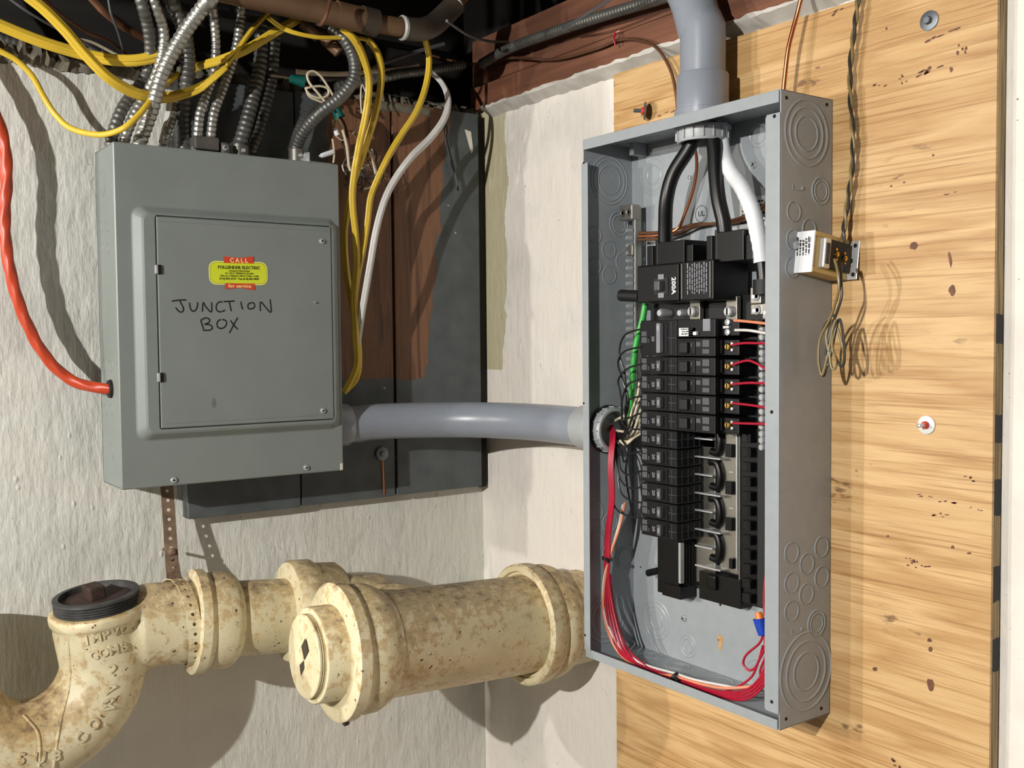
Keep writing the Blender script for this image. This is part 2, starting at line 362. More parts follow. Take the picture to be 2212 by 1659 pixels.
# ================================================================== STRUCTURE
LX = -1.25
s = MB()
nx, nz = 60, 50
def grid_wall(p, q, zt, zb, axis, amp, nz=40, nx=60, topnoise=.006):
    vs = []; fs = []
    for i in range(nx + 1):
        t = i / nx
        for j in range(nz + 1):
            z = zb + (zt - zb) * j / nz; d = amp * (math.sin(t * 23 + j * .7) + math.sin(t * 51 - j * .31) + math.sin(j * .9 + t * 7)) * .4
            if j == nz: z += random.uniform(-topnoise, topnoise)
            a = p + (q - p) * t
            vs.append((a, d, z) if axis == 'y' else (d, a, z))
    for i in range(nx):
        for j in range(nz): k = i * (nz + 1) + j; fs.append((k, k + nz + 1, k + nz + 2, k + 1))
    return vs, fs
vs, fs = grid_wall(LX, .0, .495, -1.5, 'y', .0009); s.add(vs, fs, True)
s.box(LX, .02, .002, .2, -1.5, .492)
struct('wall_left', s, 'plaster_left')
s = MB(); vs, fs = grid_wall(-3.4, .004, .505, -1.5, 'x', .0007, nx=150); s.add(vs, fs, True); s.box(.002, .2, -3.4, .2, -1.5, .50)
struct('wall_right', s, 'plaster_right')
s = MB(); s.box(-6, .4, -5, 3.5, -1.6, -1.5); struct('floor', s, 'floor_concrete')
s = MB(); s.box(-6, -6.1, -5, 3.5, -1.5, 1.2); struct('wall_back', s, 'basement_wall')
s = MB(); s.box(-6, .2, -5, -5.1, -1.5, 1.2); struct('wall_near', s, 'basement_wall')
s = MB(); s.box(-6, .4, 3.4, 3.5, -1.5, 1.2); struct('wall_far', s, 'basement_wall')
# unseen ceiling, added to keep lamp light out of the open corner bay
s = MB(); s.box(-6, -1.42, -5, 3.4, .600, .62); s.box(-1.42, .2, -5, -1.75, .600, .62); struct('ceiling_light_block', s, 'light_block_board')
# painted drywall pilaster edge beyond the plywood
s = MB(); s.box(-.012, .0, -3.3, -1.052, -1.5, .62); struct('trim_1', s, 'drywall', .001)
# joists and subfloor over the corner, shade put into their near-black colour
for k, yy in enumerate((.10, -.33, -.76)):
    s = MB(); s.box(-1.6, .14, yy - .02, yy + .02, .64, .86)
    o = single('floor_joist', s, 'joist_wood_shaded', ['dark wooden floor joist over the left wall', 'dark wooden floor joist in the shadow above the junction box', 'dark wooden floor joist above the breaker panel',
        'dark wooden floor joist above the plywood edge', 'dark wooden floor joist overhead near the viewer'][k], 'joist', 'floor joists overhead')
s = MB(); s.box(-1.6, .2, -1.8, .2, .86, .88); struct('subfloor', s, 'subfloor_shaded')

# sill: two stacked planks on the right wall
SX = -.018
for k, (z0, z1, sx, lb) in enumerate(((.511, .553, SX, 'lower plank of the reddish brown wooden sill on the right wall'), (.555, .64, SX + .004, 'upper plank of the reddish brown wooden sill under the armoured cable'))):
    s = MB(); s.box(sx, .14, -1.9, -.0, z0, z1); single('sill_plank', s, 'sill_wood', lb, 'plank', None, .002)
s = MB()
vs = []; fs = []; n = 150
for i in range(n + 1):
    y = -1.9 + 1.86 * i / n; j = lambda a: random.uniform(-a, a)
    vs += [(.002, y, .494 + j(.002)), (-.007 + j(.001), y, .499 + j(.0015)), (-.022 + j(.0015), y, .507 + j(.001)), (-.023 + j(.0015), y, .5115 + j(.0018)), (.01, y, .514)]
for i in range(n):
    for k in range(4): a = i * 5 + k; fs.append((a, a + 1, a + 6, a + 5))
s.add(vs, fs, True); o = single('mortar_ledge', s, 'mortar', 'rough whitewashed mortar ledge under the wooden sill on the right wall', 'ledge')
s = MB(); s.box(.02, .14, -1.9, .12, .64, .86); single('rim_joist', s, 'joist_wood_shaded', 'dark rim joist in the shadow above the sill planks', 'joist')
# rubble top of left wall
s = MB(); vs = []; fs = []; n = 240
for i in range(n + 1):
    x = LX + (0 - LX) * i / n; j = lambda a: random.uniform(-a, a)
    vs += [(x, -.002, .484 + j(.004)), (x, -.014 + j(.006), .498 + j(.008)), (x, -.004 + j(.008), .514 + j(.008)), (x, .05, .525 + j(.01)), (x, .12, .52)]
for i in range(n):
    for k in range(4): a = i * 5 + k; fs.append((a, a + 1, a + 6, a + 5))
s.add(vs, fs, True); single('rubble_edge', s, 'mortar_dark', 'crumbling dusty mortar along the top of the left wall', 'mortar')
s = MB(); s.box(LX, .12, .12, .2, .52, .86); single('rim_joist', s, 'joist_wood_shaded', 'dark rim joist above the left wall behind the cables', 'joist')

# ================================================================== PLYWOOD
XP = -.0204
t = thing('plywood_board', 'large pale plywood sheet fixed to the right wall behind the breaker panel', 'board', (XP, -.7, -.75))
s = MB(); yl, yr = -.403, -1.0125
a = U(1335, 158, 'x', XP); b = U(1850, 0, 'x', XP)
sl = (b.z - a.z) / (b.y - a.y); ztop = lambda y: a.z + sl * (y - a.y)
s.prism([(XP, yl, -1.2), (XP, yr, -1.2), (XP, yr, ztop(yr)), (XP, yl, ztop(yl))], (.004, 0, 0)); obj('front_ply', s, 'plywood', t)
s = MB(); s.prism([(XP + .004, yl, -1.2), (XP + .004, yr, -1.2), (XP + .004, yr, ztop(yr)), (XP + .004, yl, ztop(yl))], (.0135, 0, 0)); obj('core_plies', s, 'plywood_edge', t)
# knots and pitch stains as flat blots
def blot(P, ry, rz, parent, mat='rust_dark', tilt=0, k=11):
    s = MB(); pts = []
    for i in range(k):
        q = 2 * PI * i / k; f = random.uniform(.75, 1.15); y = math.cos(q) * ry * f; z = math.sin(q) * rz * f
        pts.append(P + Vector((-.00012, y * math.cos(tilt) - z * math.sin(tilt), y * math.sin(tilt) + z * math.cos(tilt))))
    s.prism(pts, (-.0002, 0, 0)); return obj('knot', s, mat, parent)
for px_, py_, w_, h_ in ((2057, 628, 8, 15), (2053, 560, 4, 22), (1974, 530, 10, 11), (2008, 1383, 6, 5), (2010, 1402, 6, 7), (2011, 1480, 8, 18), (2075, 108, 9, 9), (2055, 150, 4, 8), (2022, 148, 20, 6), (1990, 160, 14, 5),
                         (2038, 75, 24, 5), (1950, 172, 8, 7), (1900, 185, 12, 4), (1970, 1218, 9, 6), (2030, 1112, 12, 4), (2045, 1083, 14, 4), (2000, 1075, 11, 3), (2090, 1035, 9, 4), (1968, 1210, 10, 3), (2094, 1195, 5, 3),
                         (2058, 1182, 4, 5), (2000, 1225, 10, 3), (1935, 1650, 10, 7), (1915, 62, 3, 4), (2016, 335, 3, 3), (1953, 394, 3, 3), (1925, 402, 3, 3), (2050, 420, 10, 2), (1918, 1158, 4, 3), (2108, 1100, 9, 2), (1890, 1445, 6, 6),
                         (1835, 190, 6, 3), (1820, 25, 16, 4), (1440, 248, 16, 3), (1430, 262, 14, 3), (1700, 445, 3, 3)):
    P = U(px_, py_, 'x', XP); k = mpp(P)
    if w_ < 7 or (w_, h_) in ((10, 11), (8, 15), (8, 18)): blot(P, w_ * k, h_ * k * .85, t, mat='knot_brown', tilt=random.uniform(-.1, .1) - .15)
    else:
        for q in range(5): blot(P + Vector((0, random.uniform(-1.5, 1.5) * w_ * k, random.uniform(-1.3, 1.3) * h_ * k + .1 * w_ * k)), w_ * k * random.uniform(.2, .5), h_ * k * random.uniform(.25, .6), t, mat='knot_brown', tilt=random.uniform(-.1, .1) - .15, k=8)

def fastener(px_, py_, rpx, label, tiltv=(0, 0), washer='zinc_dull', bolt='zinc_dull', red=False, ax='x', v=XP):
    P = U(px_, py_, ax, v); k = mpp(P); n = Vector((-1, tiltv[0], tiltv[1])) if ax == 'x' else Vector((tiltv[0], -1, tiltv[1])); n.normalize(); P = P + n * .001
    t = thing('wall_fastener', label, 'bolt', P, 'washered wall bolts'); r = rpx * k * 1.12
    off = n * (.012 if tiltv != (0, 0) else 0)
    s = MB(); s.lathe(P + off, n, [(r, -.0008), (r, .0006), (r * .92, .001), (0, .001)], 28); obj('washer', s, washer, t)
    s = MB(); s.lathe(P + off, n, [(r * .42, 0), (r * .42, .004), (r * .34, .0055), (0, .0055)], 6 if not red else 14, smooth=False); obj('bolt_head', s, 'red_plastic' if red else bolt, t)
    if red:
        s = MB(); s.lathe(P + off, n, [(r * .22, .004), (r * .22, .016), (0, .017)], 10); obj('bolt_shank', s, bolt, t)
    return t
fastener(2008, 45, 19, 'dull grey bolt and washer near the top right of the plywood')
fastener(2002, 918, 18, 'white washer with a red plug and bolt at mid height on the plywood', washer='white_washer', bolt='zinc', red=True)
fastener(1412, 240, 17, 'tilted washer with red plug on the plywood above the panel', (.75, .05), red=True)
fastener(825, 980, 13, 'galvanized washer and bolt on the grey boards under the conduit', ax='y', v=-.031)

# ================================================================== GREY BOARDS behind junction box
t = thing('backing_boards', 'grey painted wooden boards with a bare wood patch behind the junction box', 'board', (-.3, 0, -.19))
YB = -.0300
def zb_at(px_): 
    return 1122 + (px_ - 408) * (1045 - 1122) / (1040 - 408)
edges = [(-.5715, -.3845), (-.3815, -.205), (-.2015, -.0225)]
bz = U(408, 1122, 'y', YB).z; bz2 = U(1040, 1045, 'y', YB).z
for k, (x0, x1) in enumerate(edges):
    s = MB(); y1 = YB + (0, .0015, -.001)[k]; z0 = bz + .001 * k
    s.box(x0, x1, y1, -.002, z0, .492 + .004 * k); obj('plank', s, 'board_paint', t, .0012)
# split with bare wood under the washer
s = MB(); a = U(827, 995, 'y', YB); b = U(829, 1068, 'y', YB); s.prism([a + Vector((-.0012, -.0003, 0)), a + Vector((.0008, -.0003, 0)), b + Vector((.0018, -.0003, 0)), b + Vector((-.0014, -.0003, 0))], (0, -.0003, 0)); obj('crack', s, 'copper', t)
s = MB(); a = [U(1003, 280, 'y', YB), U(1016, 285, 'y', YB), U(1021, 325, 'y', YB), U(1017, 332, 'y', YB)]; s.prism([p + Vector((0, -.0014, 0)) for p in a], (0, -.001, 0)); obj('paint_chip', s, 'putty_white', t)
# dust heap above the third plank
s = MB(); s.box(-.23, -.12, -.034, -.01, .482, .499); s.box(-.12, -.04, -.03, -.01, .486, .500)
o = single('mortar_rubble', s, 'mortar_dark', 'grey crumbly mortar packed above the boards near the corner', 'mortar', bev=.006)
# dark strip standing in for the shadow between boards and corner
s = MB(); s.box(-.0212, -.006, -.022, -.001, -.19, .49); single('corner_shade_strip', s, 'joist_wood_shaded', 'narrow dark strip standing in for shade in the gap beside the wall corner', 'shade strip')

# ================================================================== JUNCTION BOX
x0, x1, yf, yb, z0, z1 = -.6954, -.3552, -.1303, -.031, -.1197, .3628
J = thing('junction_box', 'grey metal junction box with marker lettering and yellow sticker', 'electrical box', ((x0 + x1) / 2, yb, z0))
s = MB(); th = .0015
s.box(x0, x0 + th, yf + .002, yb, z0 + .001, z1 - .001); s.box(x1 - th, x1, yf + .002, yb, z0 + .001, z1 - .001)
s.box(x0, x1, yf + .002, yb, z0, z0 + th); s.box(x0, x1, yf + .002, yb, z1 - th, z1); s.box(x0, x1, yb - th, yb, z0, z1)
obj('box_body', s, 'jbox_enamel', J)
# cover with raised frame: nested rounded rectangles
def rrect(xa, xb, za, zb_, r, y, n=6):
    out = []
    for cx, cz, a0 in ((xb - r, zb_ - r, 0), (xa + r, zb_ - r, PI / 2), (xa + r, za + r, PI), (xb - r, za + r, 1.5 * PI)):
        for i in range(n + 1):
            q = a0 + PI / 2 * i / n; out.append(Vector((cx + r * math.cos(q), y, cz + r * math.sin(q))))
    return out
ex0, ex1, ez0, ez1 = -.672, -.362, -.052, .276
s = MB()
R = [rrect(x0 - .0004, x1 + .0004, z0 - .0004, z1 + .0004, .002, yf + .006), rrect(x0 - .0004, x1 + .0004, z0 - .0004, z1 + .0004, .002, yf + .0012), rrect(x0 + .0012, x1 - .0012, z0 + .0012, z1 - .0012, .002, yf),
     rrect(ex0 - .002, ex1 + .002, ez0 - .002, ez1 + .002, .016, yf), rrect(ex0, ex1, ez0, ez1, .015, yf - .001),
     rrect(ex0 + .009, ex1 - .006, ez0 + .008, ez1 - .008, .012, yf - .010), rrect(ex0 + .012, ex1 - .009, ez0 + .011, ez1 - .011, .011, yf - .0115),
     rrect(-.6447, -.3745, -.0375, .2645, .004, yf - .0115), rrect(-.6444, -.3748, -.0372, .2642, .004, yf - .007)]
s.rings(R, caps=False, smooth=False); n = len(R[0]); s.add(R[-1], [tuple(range(n))]); obj('cover', s, 'jbox_enamel', J)
s = MB(); dy = yf - .0125; s.box(-.6428, -.3757, dy, dy + .005, -.0358, .2627); D = obj('door', s, 'jbox_enamel', J, .0014)
s = MB(); s.box(-.6415, -.377, dy - .0006, dy + .001, .2560, .2568); s.box(-.6415, -.377, dy - .0006, dy + .001, -.0296, -.0288); obj('hem_line', s, 'jbox_enamel', D)
for px_, py_ in ((342, 582), (347, 815)):
    P = U(px_, py_, 'y', dy); s = MB(); s.box(P.x - .0048, P.x + .004, dy - .003, dy, P.z - .0065, P.z + .0065); h = obj('hinge', s, 'dark_hole', D, .001, 'dark hinge opening')
    s = MB(); s.box(P.x - .0058, P.x - .0012, dy - .0044, dy - .001, P.z - .0065, P.z + .0065); obj('hinge_pin', s, 'zinc', h, .0012).parent = D
for px_, py_, pl in ((695, 521, D), (697, 887, D), (375, 1037, J), (661, 1010, J), (680, 653, D)):
    yy = dy if pl is D else yf; P = U(px_, py_, 'y', yy); screw(pl, P, (0, -1, 0), .0046 if px_ != 680 else .0016, 'zinc', .003, slot=False)
    s = MB(); s.lathe(P + Vector((0, -.0034, 0)), (0, -1, 0), [(.0018 if px_ != 680 else .0006, 0), (.0018 if px_ != 680 else .0006, .0002)], 6); obj('screw_recess', s, 'dark_hole', pl)
# smudge and paint chip
P = U(462, 870, 'y', dy); s = MB(); s.prism([P + Vector((.0035 * math.cos(q) * (1 - .3 * math.sin(q)), -.0001, .0075 * math.sin(q))) for q in [2 * PI * k / 12 for k in range(12)]], (0, -.0001, 0))
paint('smudge', (104, 110, 108), .4); obj('smudge', s, 'smudge', D)
s = MB(); s.box(x1 - .0065, x1 + .0005, yf - .0004, yf + .006, z0 - .0005, z0 + .012); obj('chipped_corner', s, 'putty_white', J, .002)
# knockouts on the left side
for px_, py_, r in ((222, 395, .020), (217, 490, .008), (232, 490, .008), (219, 537, .008), (234, 537, .008), (227, 790, .009), (240, 790, .009), (228, 885, .009), (241, 885, .009), (241, 975, .013)):
    knockout(J, U(px_, py_, 'x', x0), (-1, 0, 0), [r], 'jbox_enamel', .0006)
G = U(240, 840, 'x', x0)
s = MB(); s.lathe(G, (-1, 0, 0), [(.0065, -.002), (.0065, .003), (.009, .005), (.0125, .004), (.0135, 0), (.0135, -.001)], 24, caps=False); obj('grommet', s, 'black_matt', J)
# marker lettering: strokes on the door
def zc(x, y, ox, oy, k): return (ox + x / k, oy + y / k)
A = lambda L: [zc(x, y, 180, 280, 3.687) for x, y in L]
strokes = [A([(705, 1366), (760, 1358), (820, 1357)]), A([(768, 1362), (785, 1395), (798, 1425), (790, 1450), (765, 1450), (735, 1418)]),
    A([(845, 1378), (850, 1412), (862, 1440), (880, 1446), (900, 1430), (910, 1395), (908, 1375)]),
    A([(948, 1450), (955, 1378), (975, 1410), (1020, 1452), (1022, 1375)]), A([(1108, 1372), (1080, 1375), (1060, 1400), (1062, 1435), (1090, 1452), (1130, 1438)]),
    A([(1118, 1370), (1160, 1368), (1205, 1365)]), A([(1162, 1368), (1170, 1410), (1180, 1447)]), A([(1255, 1370), (1262, 1410), (1270, 1432)]),
    A([(1340, 1378), (1315, 1390), (1312, 1420), (1335, 1428), (1360, 1418), (1365, 1392), (1345, 1376)]), A([(1410, 1445), (1412, 1372), (1450, 1412), (1495, 1455), (1488, 1352)]),
    A([(935, 1518), (958, 1590)]), A([(935, 1518), (975, 1500), (1005, 1512), (1000, 1535), (965, 1552)]), A([(965, 1552), (1010, 1555), (1028, 1580), (1005, 1598), (952, 1597)]),
    A([(1095, 1512), (1070, 1528), (1065, 1560), (1085, 1582), (1118, 1578), (1140, 1550), (1135, 1522), (1105, 1512)]), A([(1172, 1520), (1200, 1558), (1230, 1590)]), A([(1230, 1497), (1200, 1550), (1175, 1598), (1162, 1622)])]
s = MB()
for st in strokes:
    P = spline([U(x, y, 'y', dy - .0002) for x, y in st], 5); s.tube(P, .00105, 6, flat=.25, fdir=(1, 0, 0) if abs((P[-1] - P[0]).z) > abs((P[-1] - P[0]).x) else (0, 0, 1))
obj('marker_lettering', s, 'ink', D)
# sticker
def sp(x, y): return U(420 + x / 7.9, 530 + y / 7.9, 'y', dy - .0003)
SC = sp(755, 475); w2 = (sp(1255, 475) - sp(255, 475)).length / 2; h2 = (sp(755, 275) - sp(755, 675)).length / 2
rx = (sp(1255, 490) - sp(255, 470)).normalized(); rz = Vector((0, 0, 1)); rz = (rz - rx * rz.dot(rx)).normalized()
def rr2(w, h, r, off):
    out = []
    for cx, cz, a0 in ((w - r, h - r, 0), (-w + r, h - r, PI / 2), (-w + r, -h + r, PI), (w - r, -h + r, 1.5 * PI)):
        for i in range(6): q = a0 + PI / 2 * i / 5; out.append(SC + rx * (cx + r * math.cos(q)) + rz * (cz + r * math.sin(q)) + Vector((0, -off, 0)))
    return out
K = thing('service_sticker', 'yellow sticker with red tabs reading CALL for service on the junction box door', 'sticker', SC)
s = MB(); s.prism(rr2(w2, h2, .0105, 0), (0, -.0002, 0)); obj('rim', s, 'sticker_rim', K)
s = MB(); s.prism(rr2(w2 - .0018, h2 - .0018, .009, .0002), (0, -.0001, 0)); obj('border_line', s, 'ink_green', K)
s = MB(); s.prism(rr2(w2 - .0022, h2 - .0022, .0088, .0003), (0, -.0001, 0)); obj('yellow_field', s, 'sticker_yellow', K)
for nm, pts in (('top_tab', ((500, 185), (755, 215), (1008, 190), (1008, 310), (500, 300))), ('bottom_tab', ((520, 650), (1025, 655), (1025, 765), (760, 725), (522, 745)))):
    s = MB(); s.prism([sp(*p) + Vector((0, -.0006, 0)) for p in pts], (0, -.0001, 0)); obj(nm, s, 'sticker_red', K)
for txt, x, y, size, mt, kw in (('CALL', 755, 262, .0088, 'ink_cream', dict(offset=.00025, space=1.5)), ('for service', 772, 697, .0068, 'ink_cream', dict(offset=.0002, space=1.15)),
    ('FOLLENDER ELECTRIC', 760, 382, .0064, 'ink_green', dict(offset=.00012)), ('Licensed Electrician', 765, 437, .0040, 'ink_green', {}), ('211 EAST MERRICK ROAD', 765, 481, .0038, 'ink_green', {}),
    ('VALLEY STREAM, NEW YORK 11580', 767, 526, .0037, 'ink_green', {}), ('(516) 825-6333 \u2022 Fax (516) 825-8447', 765, 572, .0040, 'ink_green', dict(offset=.00006))):
    put_text('lettering', txt, size, sp(x, y) + Vector((0, -.0007, 0)), rx, rz, mt, K, .0001, **kw)

# connectors on the box top
def ztop_conn(px_, r, label, y=-.08, h=.022, mat='steel'):
    P = U(px_, 312, 'y', y); P.z = z1
    t = thing('cable_connector', label, 'connector', P, 'cable connectors on top of the junction box')
    s = MB(); s.lathe(P, (0, 0, 1), [(r * 1.25, 0), (r * 1.25, .004), (r, .005), (r, h), (r * .85, h)], 20, caps=False); obj('collar', s, mat, t, )
    s = MB(); s.lathe(P + Vector((0, -r, h * .6)), (0, -1, 0), [(.003, 0), (.003, .004), (0, .004)], 10); obj('clamp_screw', s, 'zinc', t)
    return P
P = U(441, 300, 'y', -.09); P.z = z1
t = thing('cable_connector', 'twin clamp connector holding two armoured cables on the junction box', 'connector', P, 'cable connectors on top of the junction box')
s = MB(); s.box(P.x - .019, P.x + .019, P.y - .014, P.y + .014, P.z, P.z + .006); s.box(P.x - .0185, P.x + .0185, P.y - .013, P.y + .013, P.z + .0075, P.z + .027); obj('clamp_body', s, 'steel', t, .002)
s = MB(); s.box(P.x + .0215, P.x + .034, P.y - .012, P.y + .006, P.z + .002, P.z + .022); obj('clamp_ear', s, 'steel', t, .003)
screw(t, P + Vector((.0275, -.012, .013)), (0, -1, 0), .0048, 'zinc', .003, name='clamp_screw')
C1 = ztop_conn(517, .0145, 'round collar connector under the thick armoured cable')
C2 = ztop_conn(640, .0125, 'round collar connector under the smooth dark flexible cable', h=.026)
s = MB(); Pq = U(690, 343, 'y', -.10); s.box(Pq.x - .018, Pq.x + .014, -.115, -.08, z1, z1 + .004); s.box(Pq.x - .026, Pq.x - .023, -.115, -.09, z1, z1 + .018)
single('connector_tab', s, 'zinc', 'shiny bent metal tab on the top right of the junction box', 'bracket', bev=.001)

# ================================================================== BREAKER PANEL enclosure
pf, pb, yL, yR, pz0, pz1 = -.1170, -.0206, -.4443, -.8059, -.3870, .3750
E_ = thing('breaker_panel', 'open grey steel breaker panel enclosure mounted on the plywood', 'electrical panel', (pb, (yL + yR) / 2, pz0))
th = .0016
s = MB(); s.box(pb - th, pb, yR, yL, pz0, pz1); BK = obj('back_plate', s, 'panel_enamel', E_, .0005)
s = MB(); s.box(pf, pb, yL - th, yL, pz0, pz1); SL = obj('far_side', s, 'panel_enamel', E_, .0005)
s = MB(); s.box(pf, pb, yR, yR + th, pz0, pz1); SR = obj('near_side', s, 'panel_enamel', E_, .0007)
s = MB(); s.box(pf, pb, yR, yL, pz1 - th, pz1); ST = obj('top_side', s, 'panel_enamel', E_, .0005)
s = MB(); s.box(pf, pb, yR, yL, pz0, pz0 + th); SB = obj('bottom_side', s, 'panel_enamel', E_, .0005)
# lips
s = MB(); s.box(pf - .0012, pf + .0006, yR + .0025, yL - .001, pz1 - .015, pz1); obj('top_lip', s, 'panel_enamel', E_, .0006)
s = MB(); s.box(pf - .0012, pf + .0006, yR + .0025, yL - .001, pz0, pz0 + .0125); obj('bottom_lip', s, 'panel_enamel', E_, .0006)
s = MB(); s.box(pf - .0022, pf - .0006, yL - .0125, yL + .0012, pz0 + .010, pz1 - .034); LL = obj('far_lip', s, 'panel_enamel', E_, .0006)
s = MB(); s.prism([(pf - .0022, yR - .0, pz0 + .020), (pf - .0022, yR + .0195, pz0 + .020), (pf - .0022, yR + .0215, pz0 + .023), (pf - .0022, yR + .0215, pz1 - .031), (pf - .0022, yR + .0195, pz1 - .027), (pf - .0022, yR, pz1 - .027)], (.0016, 0, 0)); LR = obj('near_lip', s, 'panel_enamel', E_, .0007)
def hole(parent, P, n, r): s = MB(); s.lathe(P, n, [(r, -.0002), (r, .0003), (0, .0003)], 12, smooth=False); return obj('screw_hole', s, 'dark_hole', parent)
for a, b in ((1673, 251), (1667, 890), (1667, 1516)): hole(E_, U(a, b, 'x', pf - .0023), (-1, 0, 0), .0022)
for a, b in ((1261, 352), (1261, 871), (1264, 1372)): hole(E_, U(a, b, 'x', pf - .0023), (-1, 0, 0), .0018)
for a, b in ((1699, 211), (1786, 226), (1698, 1553), (1774, 1530)): hole(E_, U(a, b, 'y', yR - .0001), (0, -1, 0), .0022)
# knockouts, near side (outside)
def kos(parent, L, ax, v, n, h=.0011):
    for q in L:
        P = U(q[0], q[1], ax, v); k = mpp(P); knockout(parent, P, n, [r * k for r in q[2]], 'panel_enamel', h)
kos(SR, [(1742, 288, (74, 58, 40)), (1741, 1450, (88, 68, 44)), (1772, 413, (31, 22)), (1763, 1346, (31, 22)), (1714, 457, (23,)), (1747, 495, (23,)), (1713, 518, (24,)), (1711, 578, (24,)), (1774, 1181, (24,)), (1709, 1194, (24,)), (1742, 1218, (24,)),
         (1774, 1246, (24,)), (1709, 1259, (24,)), (1741, 1283, (24,)), (1709, 1320, (24,))], 'y', yR, (0, -1, 0))
for a, b in ((1722, 405), (1720, 1362)):
    P = U(a, b, 'y', yR); s = MB(); s.box(P.x - .009, P.x + .009, yR - .0008, yR + .0002, P.z - .0035, P.z - .002); s.box(P.x - .009, P.x - .0078, yR - .0008, yR, P.z - .003, P.z + .003); s.lathe(P + Vector((.010, 0, 0)), (0, -1, 0), [(.003, 0), (.002, .001), (0, .0012)], 10); obj('pressed_tab', s, 'panel_enamel', SR, .0003)
kos(SL, [(1316, 390, (54, 46, 33)), (1337, 484, (28, 20)), (1284, 508, (20,)), (1315, 540, (20,)), (1284, 575, (20,)), (1345, 565, (20,)), (1316, 595, (20,)), (1287, 1105, (22,)), (1318, 1128, (22,)), (1288, 1170, (22,)), (1318, 1190, (22,)), (1350, 1205, (28, 22)), (1310, 1335, (55, 45, 33))], 'y', yL - th, (0, -1, 0), .0008)
kos(BK, [(1412, 378, (45, 37, 22)), (1640, 292, (29, 20)), (1482, 330, (22, 14)), (1418, 1340, (43, 33, 20)), (1486, 1396, (26, 17)), (1640, 1462, (40, 30))], 'x', pb - th, (-1, 0, 0), .0007)
for a, b, rr in ((1412, 1417, (.014,)), (1464, 1440, (.018, .012)), (1548, 1474, (.034, .024)), (1640, 1500, (.014,))):
    knockout(SB, U(a, b, 'z', pz0 + th), (0, 0, 1), list(rr), 'panel_enamel', .0008)
for a, b, rr in ((1370, 310, (.022, .015)), (1420, 297, (.014,))): knockout(ST, U(a, b, 'z', pz1 - th), (0, 0, -1), list(rr), 'panel_enamel', .0008)
for a, b in ((1630, 356), (1478, 1335), (1491, 383)): screw(E_, U(a, b, 'x', pb - th), (-1, 0, 0), .0052 if a != 1491 else .003, 'zinc', .003, name='mounting_screw')
hole(E_, U(1556, 1306, 'x', pb - th), (-1, 0, 0), .002); hole(E_, U(1384, 1225, 'x', pb - th), (-1, 0, 0), .0013)
P = U(1556, 1388, 'x', pb - th); s = MB(); pts = [P + Vector((-.0002, .0058 * math.cos(q), .005 + .0058 * math.sin(q))) for q in [math.radians(a) for a in range(-50, 231, 28)]] + [P + Vector((-.0002, -.002, -.010)), P + Vector((-.0002, .0, -.012)), P + Vector((-.0002, .003, -.010))]
s.prism(pts, (-.0002, 0, 0)); obj('keyhole', s, 'plywood', E_)
P = U(1385, 335, 'x', -.03); s = MB(); s.box(P.x - .02, P.x + .006, P.y - .006, P.y + .004, P.z - .002, pz1 - .002); obj('bracket', s, 'panel_enamel', E_, .0005)
# pressed-in approval mark & paper label on the back plate
P = U(1515, 462, 'x', pb - th - .0002); s = MB(); s.lathe(P, (-1, 0, 0), [(.0118, 0), (.0118, .0002), (.0110, .0002), (.0110, 0)], 28, caps=False); obj('approval_mark', s, 'ink', E_)
put_text('mark_lettering', 'UL', .011, P + Vector((-.0003, 0, 0)), (0, -1, 0), (0, 0, 1), 'ink', E_, .0001)
PL = thing('paper_label', 'small white printed label on the back of the panel behind the white cable', 'label', U(1625, 455, 'x', pb - th)); P = U(1628, 455, 'x', pb - th - .0003)
s = MB(); s.box(P.x - .0002, P.x, P.y - .03, P.y + .024, P.z - .022, P.z + .018); obj('paper', s, 'print_white', PL)
small_print('lettering', 6, .0026, .0052, .046, P + Vector((-.0004, 0, .010)), (0, -1, 0), (0, 0, 1), 'ink', PL)

# ================================================================== CONDUITS
def conduit(name, pts, r, label, ends):
    t = thing(name, label, 'conduit', pts[0]); s = MB(); s.tube(pts, r, 32, caps=False); obj('pipe', s, 'pvc', t)
    for (c, d, prof, mt, nm) in ends: s = MB(); s.lathe(c, d, prof, 32, caps=False); obj(nm, s, mt, t)
    return t
zc_ = -.0500
H = [Vector((-.357, -.083, zc_ - .002)), Vector((-.30, -.083, zc_ - .002))]
cx, cy, r = -.27, -.298, .215
for k in range(1, 25): q = PI / 2 * (1 - k / 24); H.append(Vector((-.30 + (.226) * math.sin(PI / 2 * k / 24), -.083 - .226 * (1 - math.cos(PI / 2 * k / 24)), zc_)))
H += [Vector((-.074, -.37, zc_)), Vector((-.0745, -.4435, zc_))]
conduit('horizontal_conduit', H, .0302, 'grey plastic conduit sweeping from the junction box into the breaker panel side', [
    (Vector((-.3552, -.083, zc_ - .002)), (1, 0, 0), [(.0345, 0), (.0345, .030), (.033, .032), (.030, .032)], 'pvc', 'near_coupling'),
    (Vector((-.0745, -.4443, zc_)), (0, 1, 0), [(.036, 0), (.036, .014), (.0335, .016), (.0335, .052), (.032, .054), (.030, .054)], 'pvc_light', 'far_coupling')])
vt = U(1516, 262, 'x', -.068); VC = Vector((-.068, U(1518, 285, 'x', -.068).y, pz1))
V = [VC + Vector((0, 0, .0)), VC + Vector((0, 0, .06)), VC + Vector((0, .000, .12))] + [U(a, b, 'x', -.068) for a, b in ((1512, 60), (1495, 0), (1465, -60), (1425, -120), (1340, -215), (1240, -290))]
conduit('vertical_conduit', spline(V, 8), .0300, 'grey plastic conduit rising from the top of the breaker panel', [
    (VC, (0, 0, 1), [(.0375, 0), (.0375, .012), (.0345, .013), (.0345, .058), (.033, .060), (.030, .060)], 'pvc', 'coupling')])
V[0], V[1]
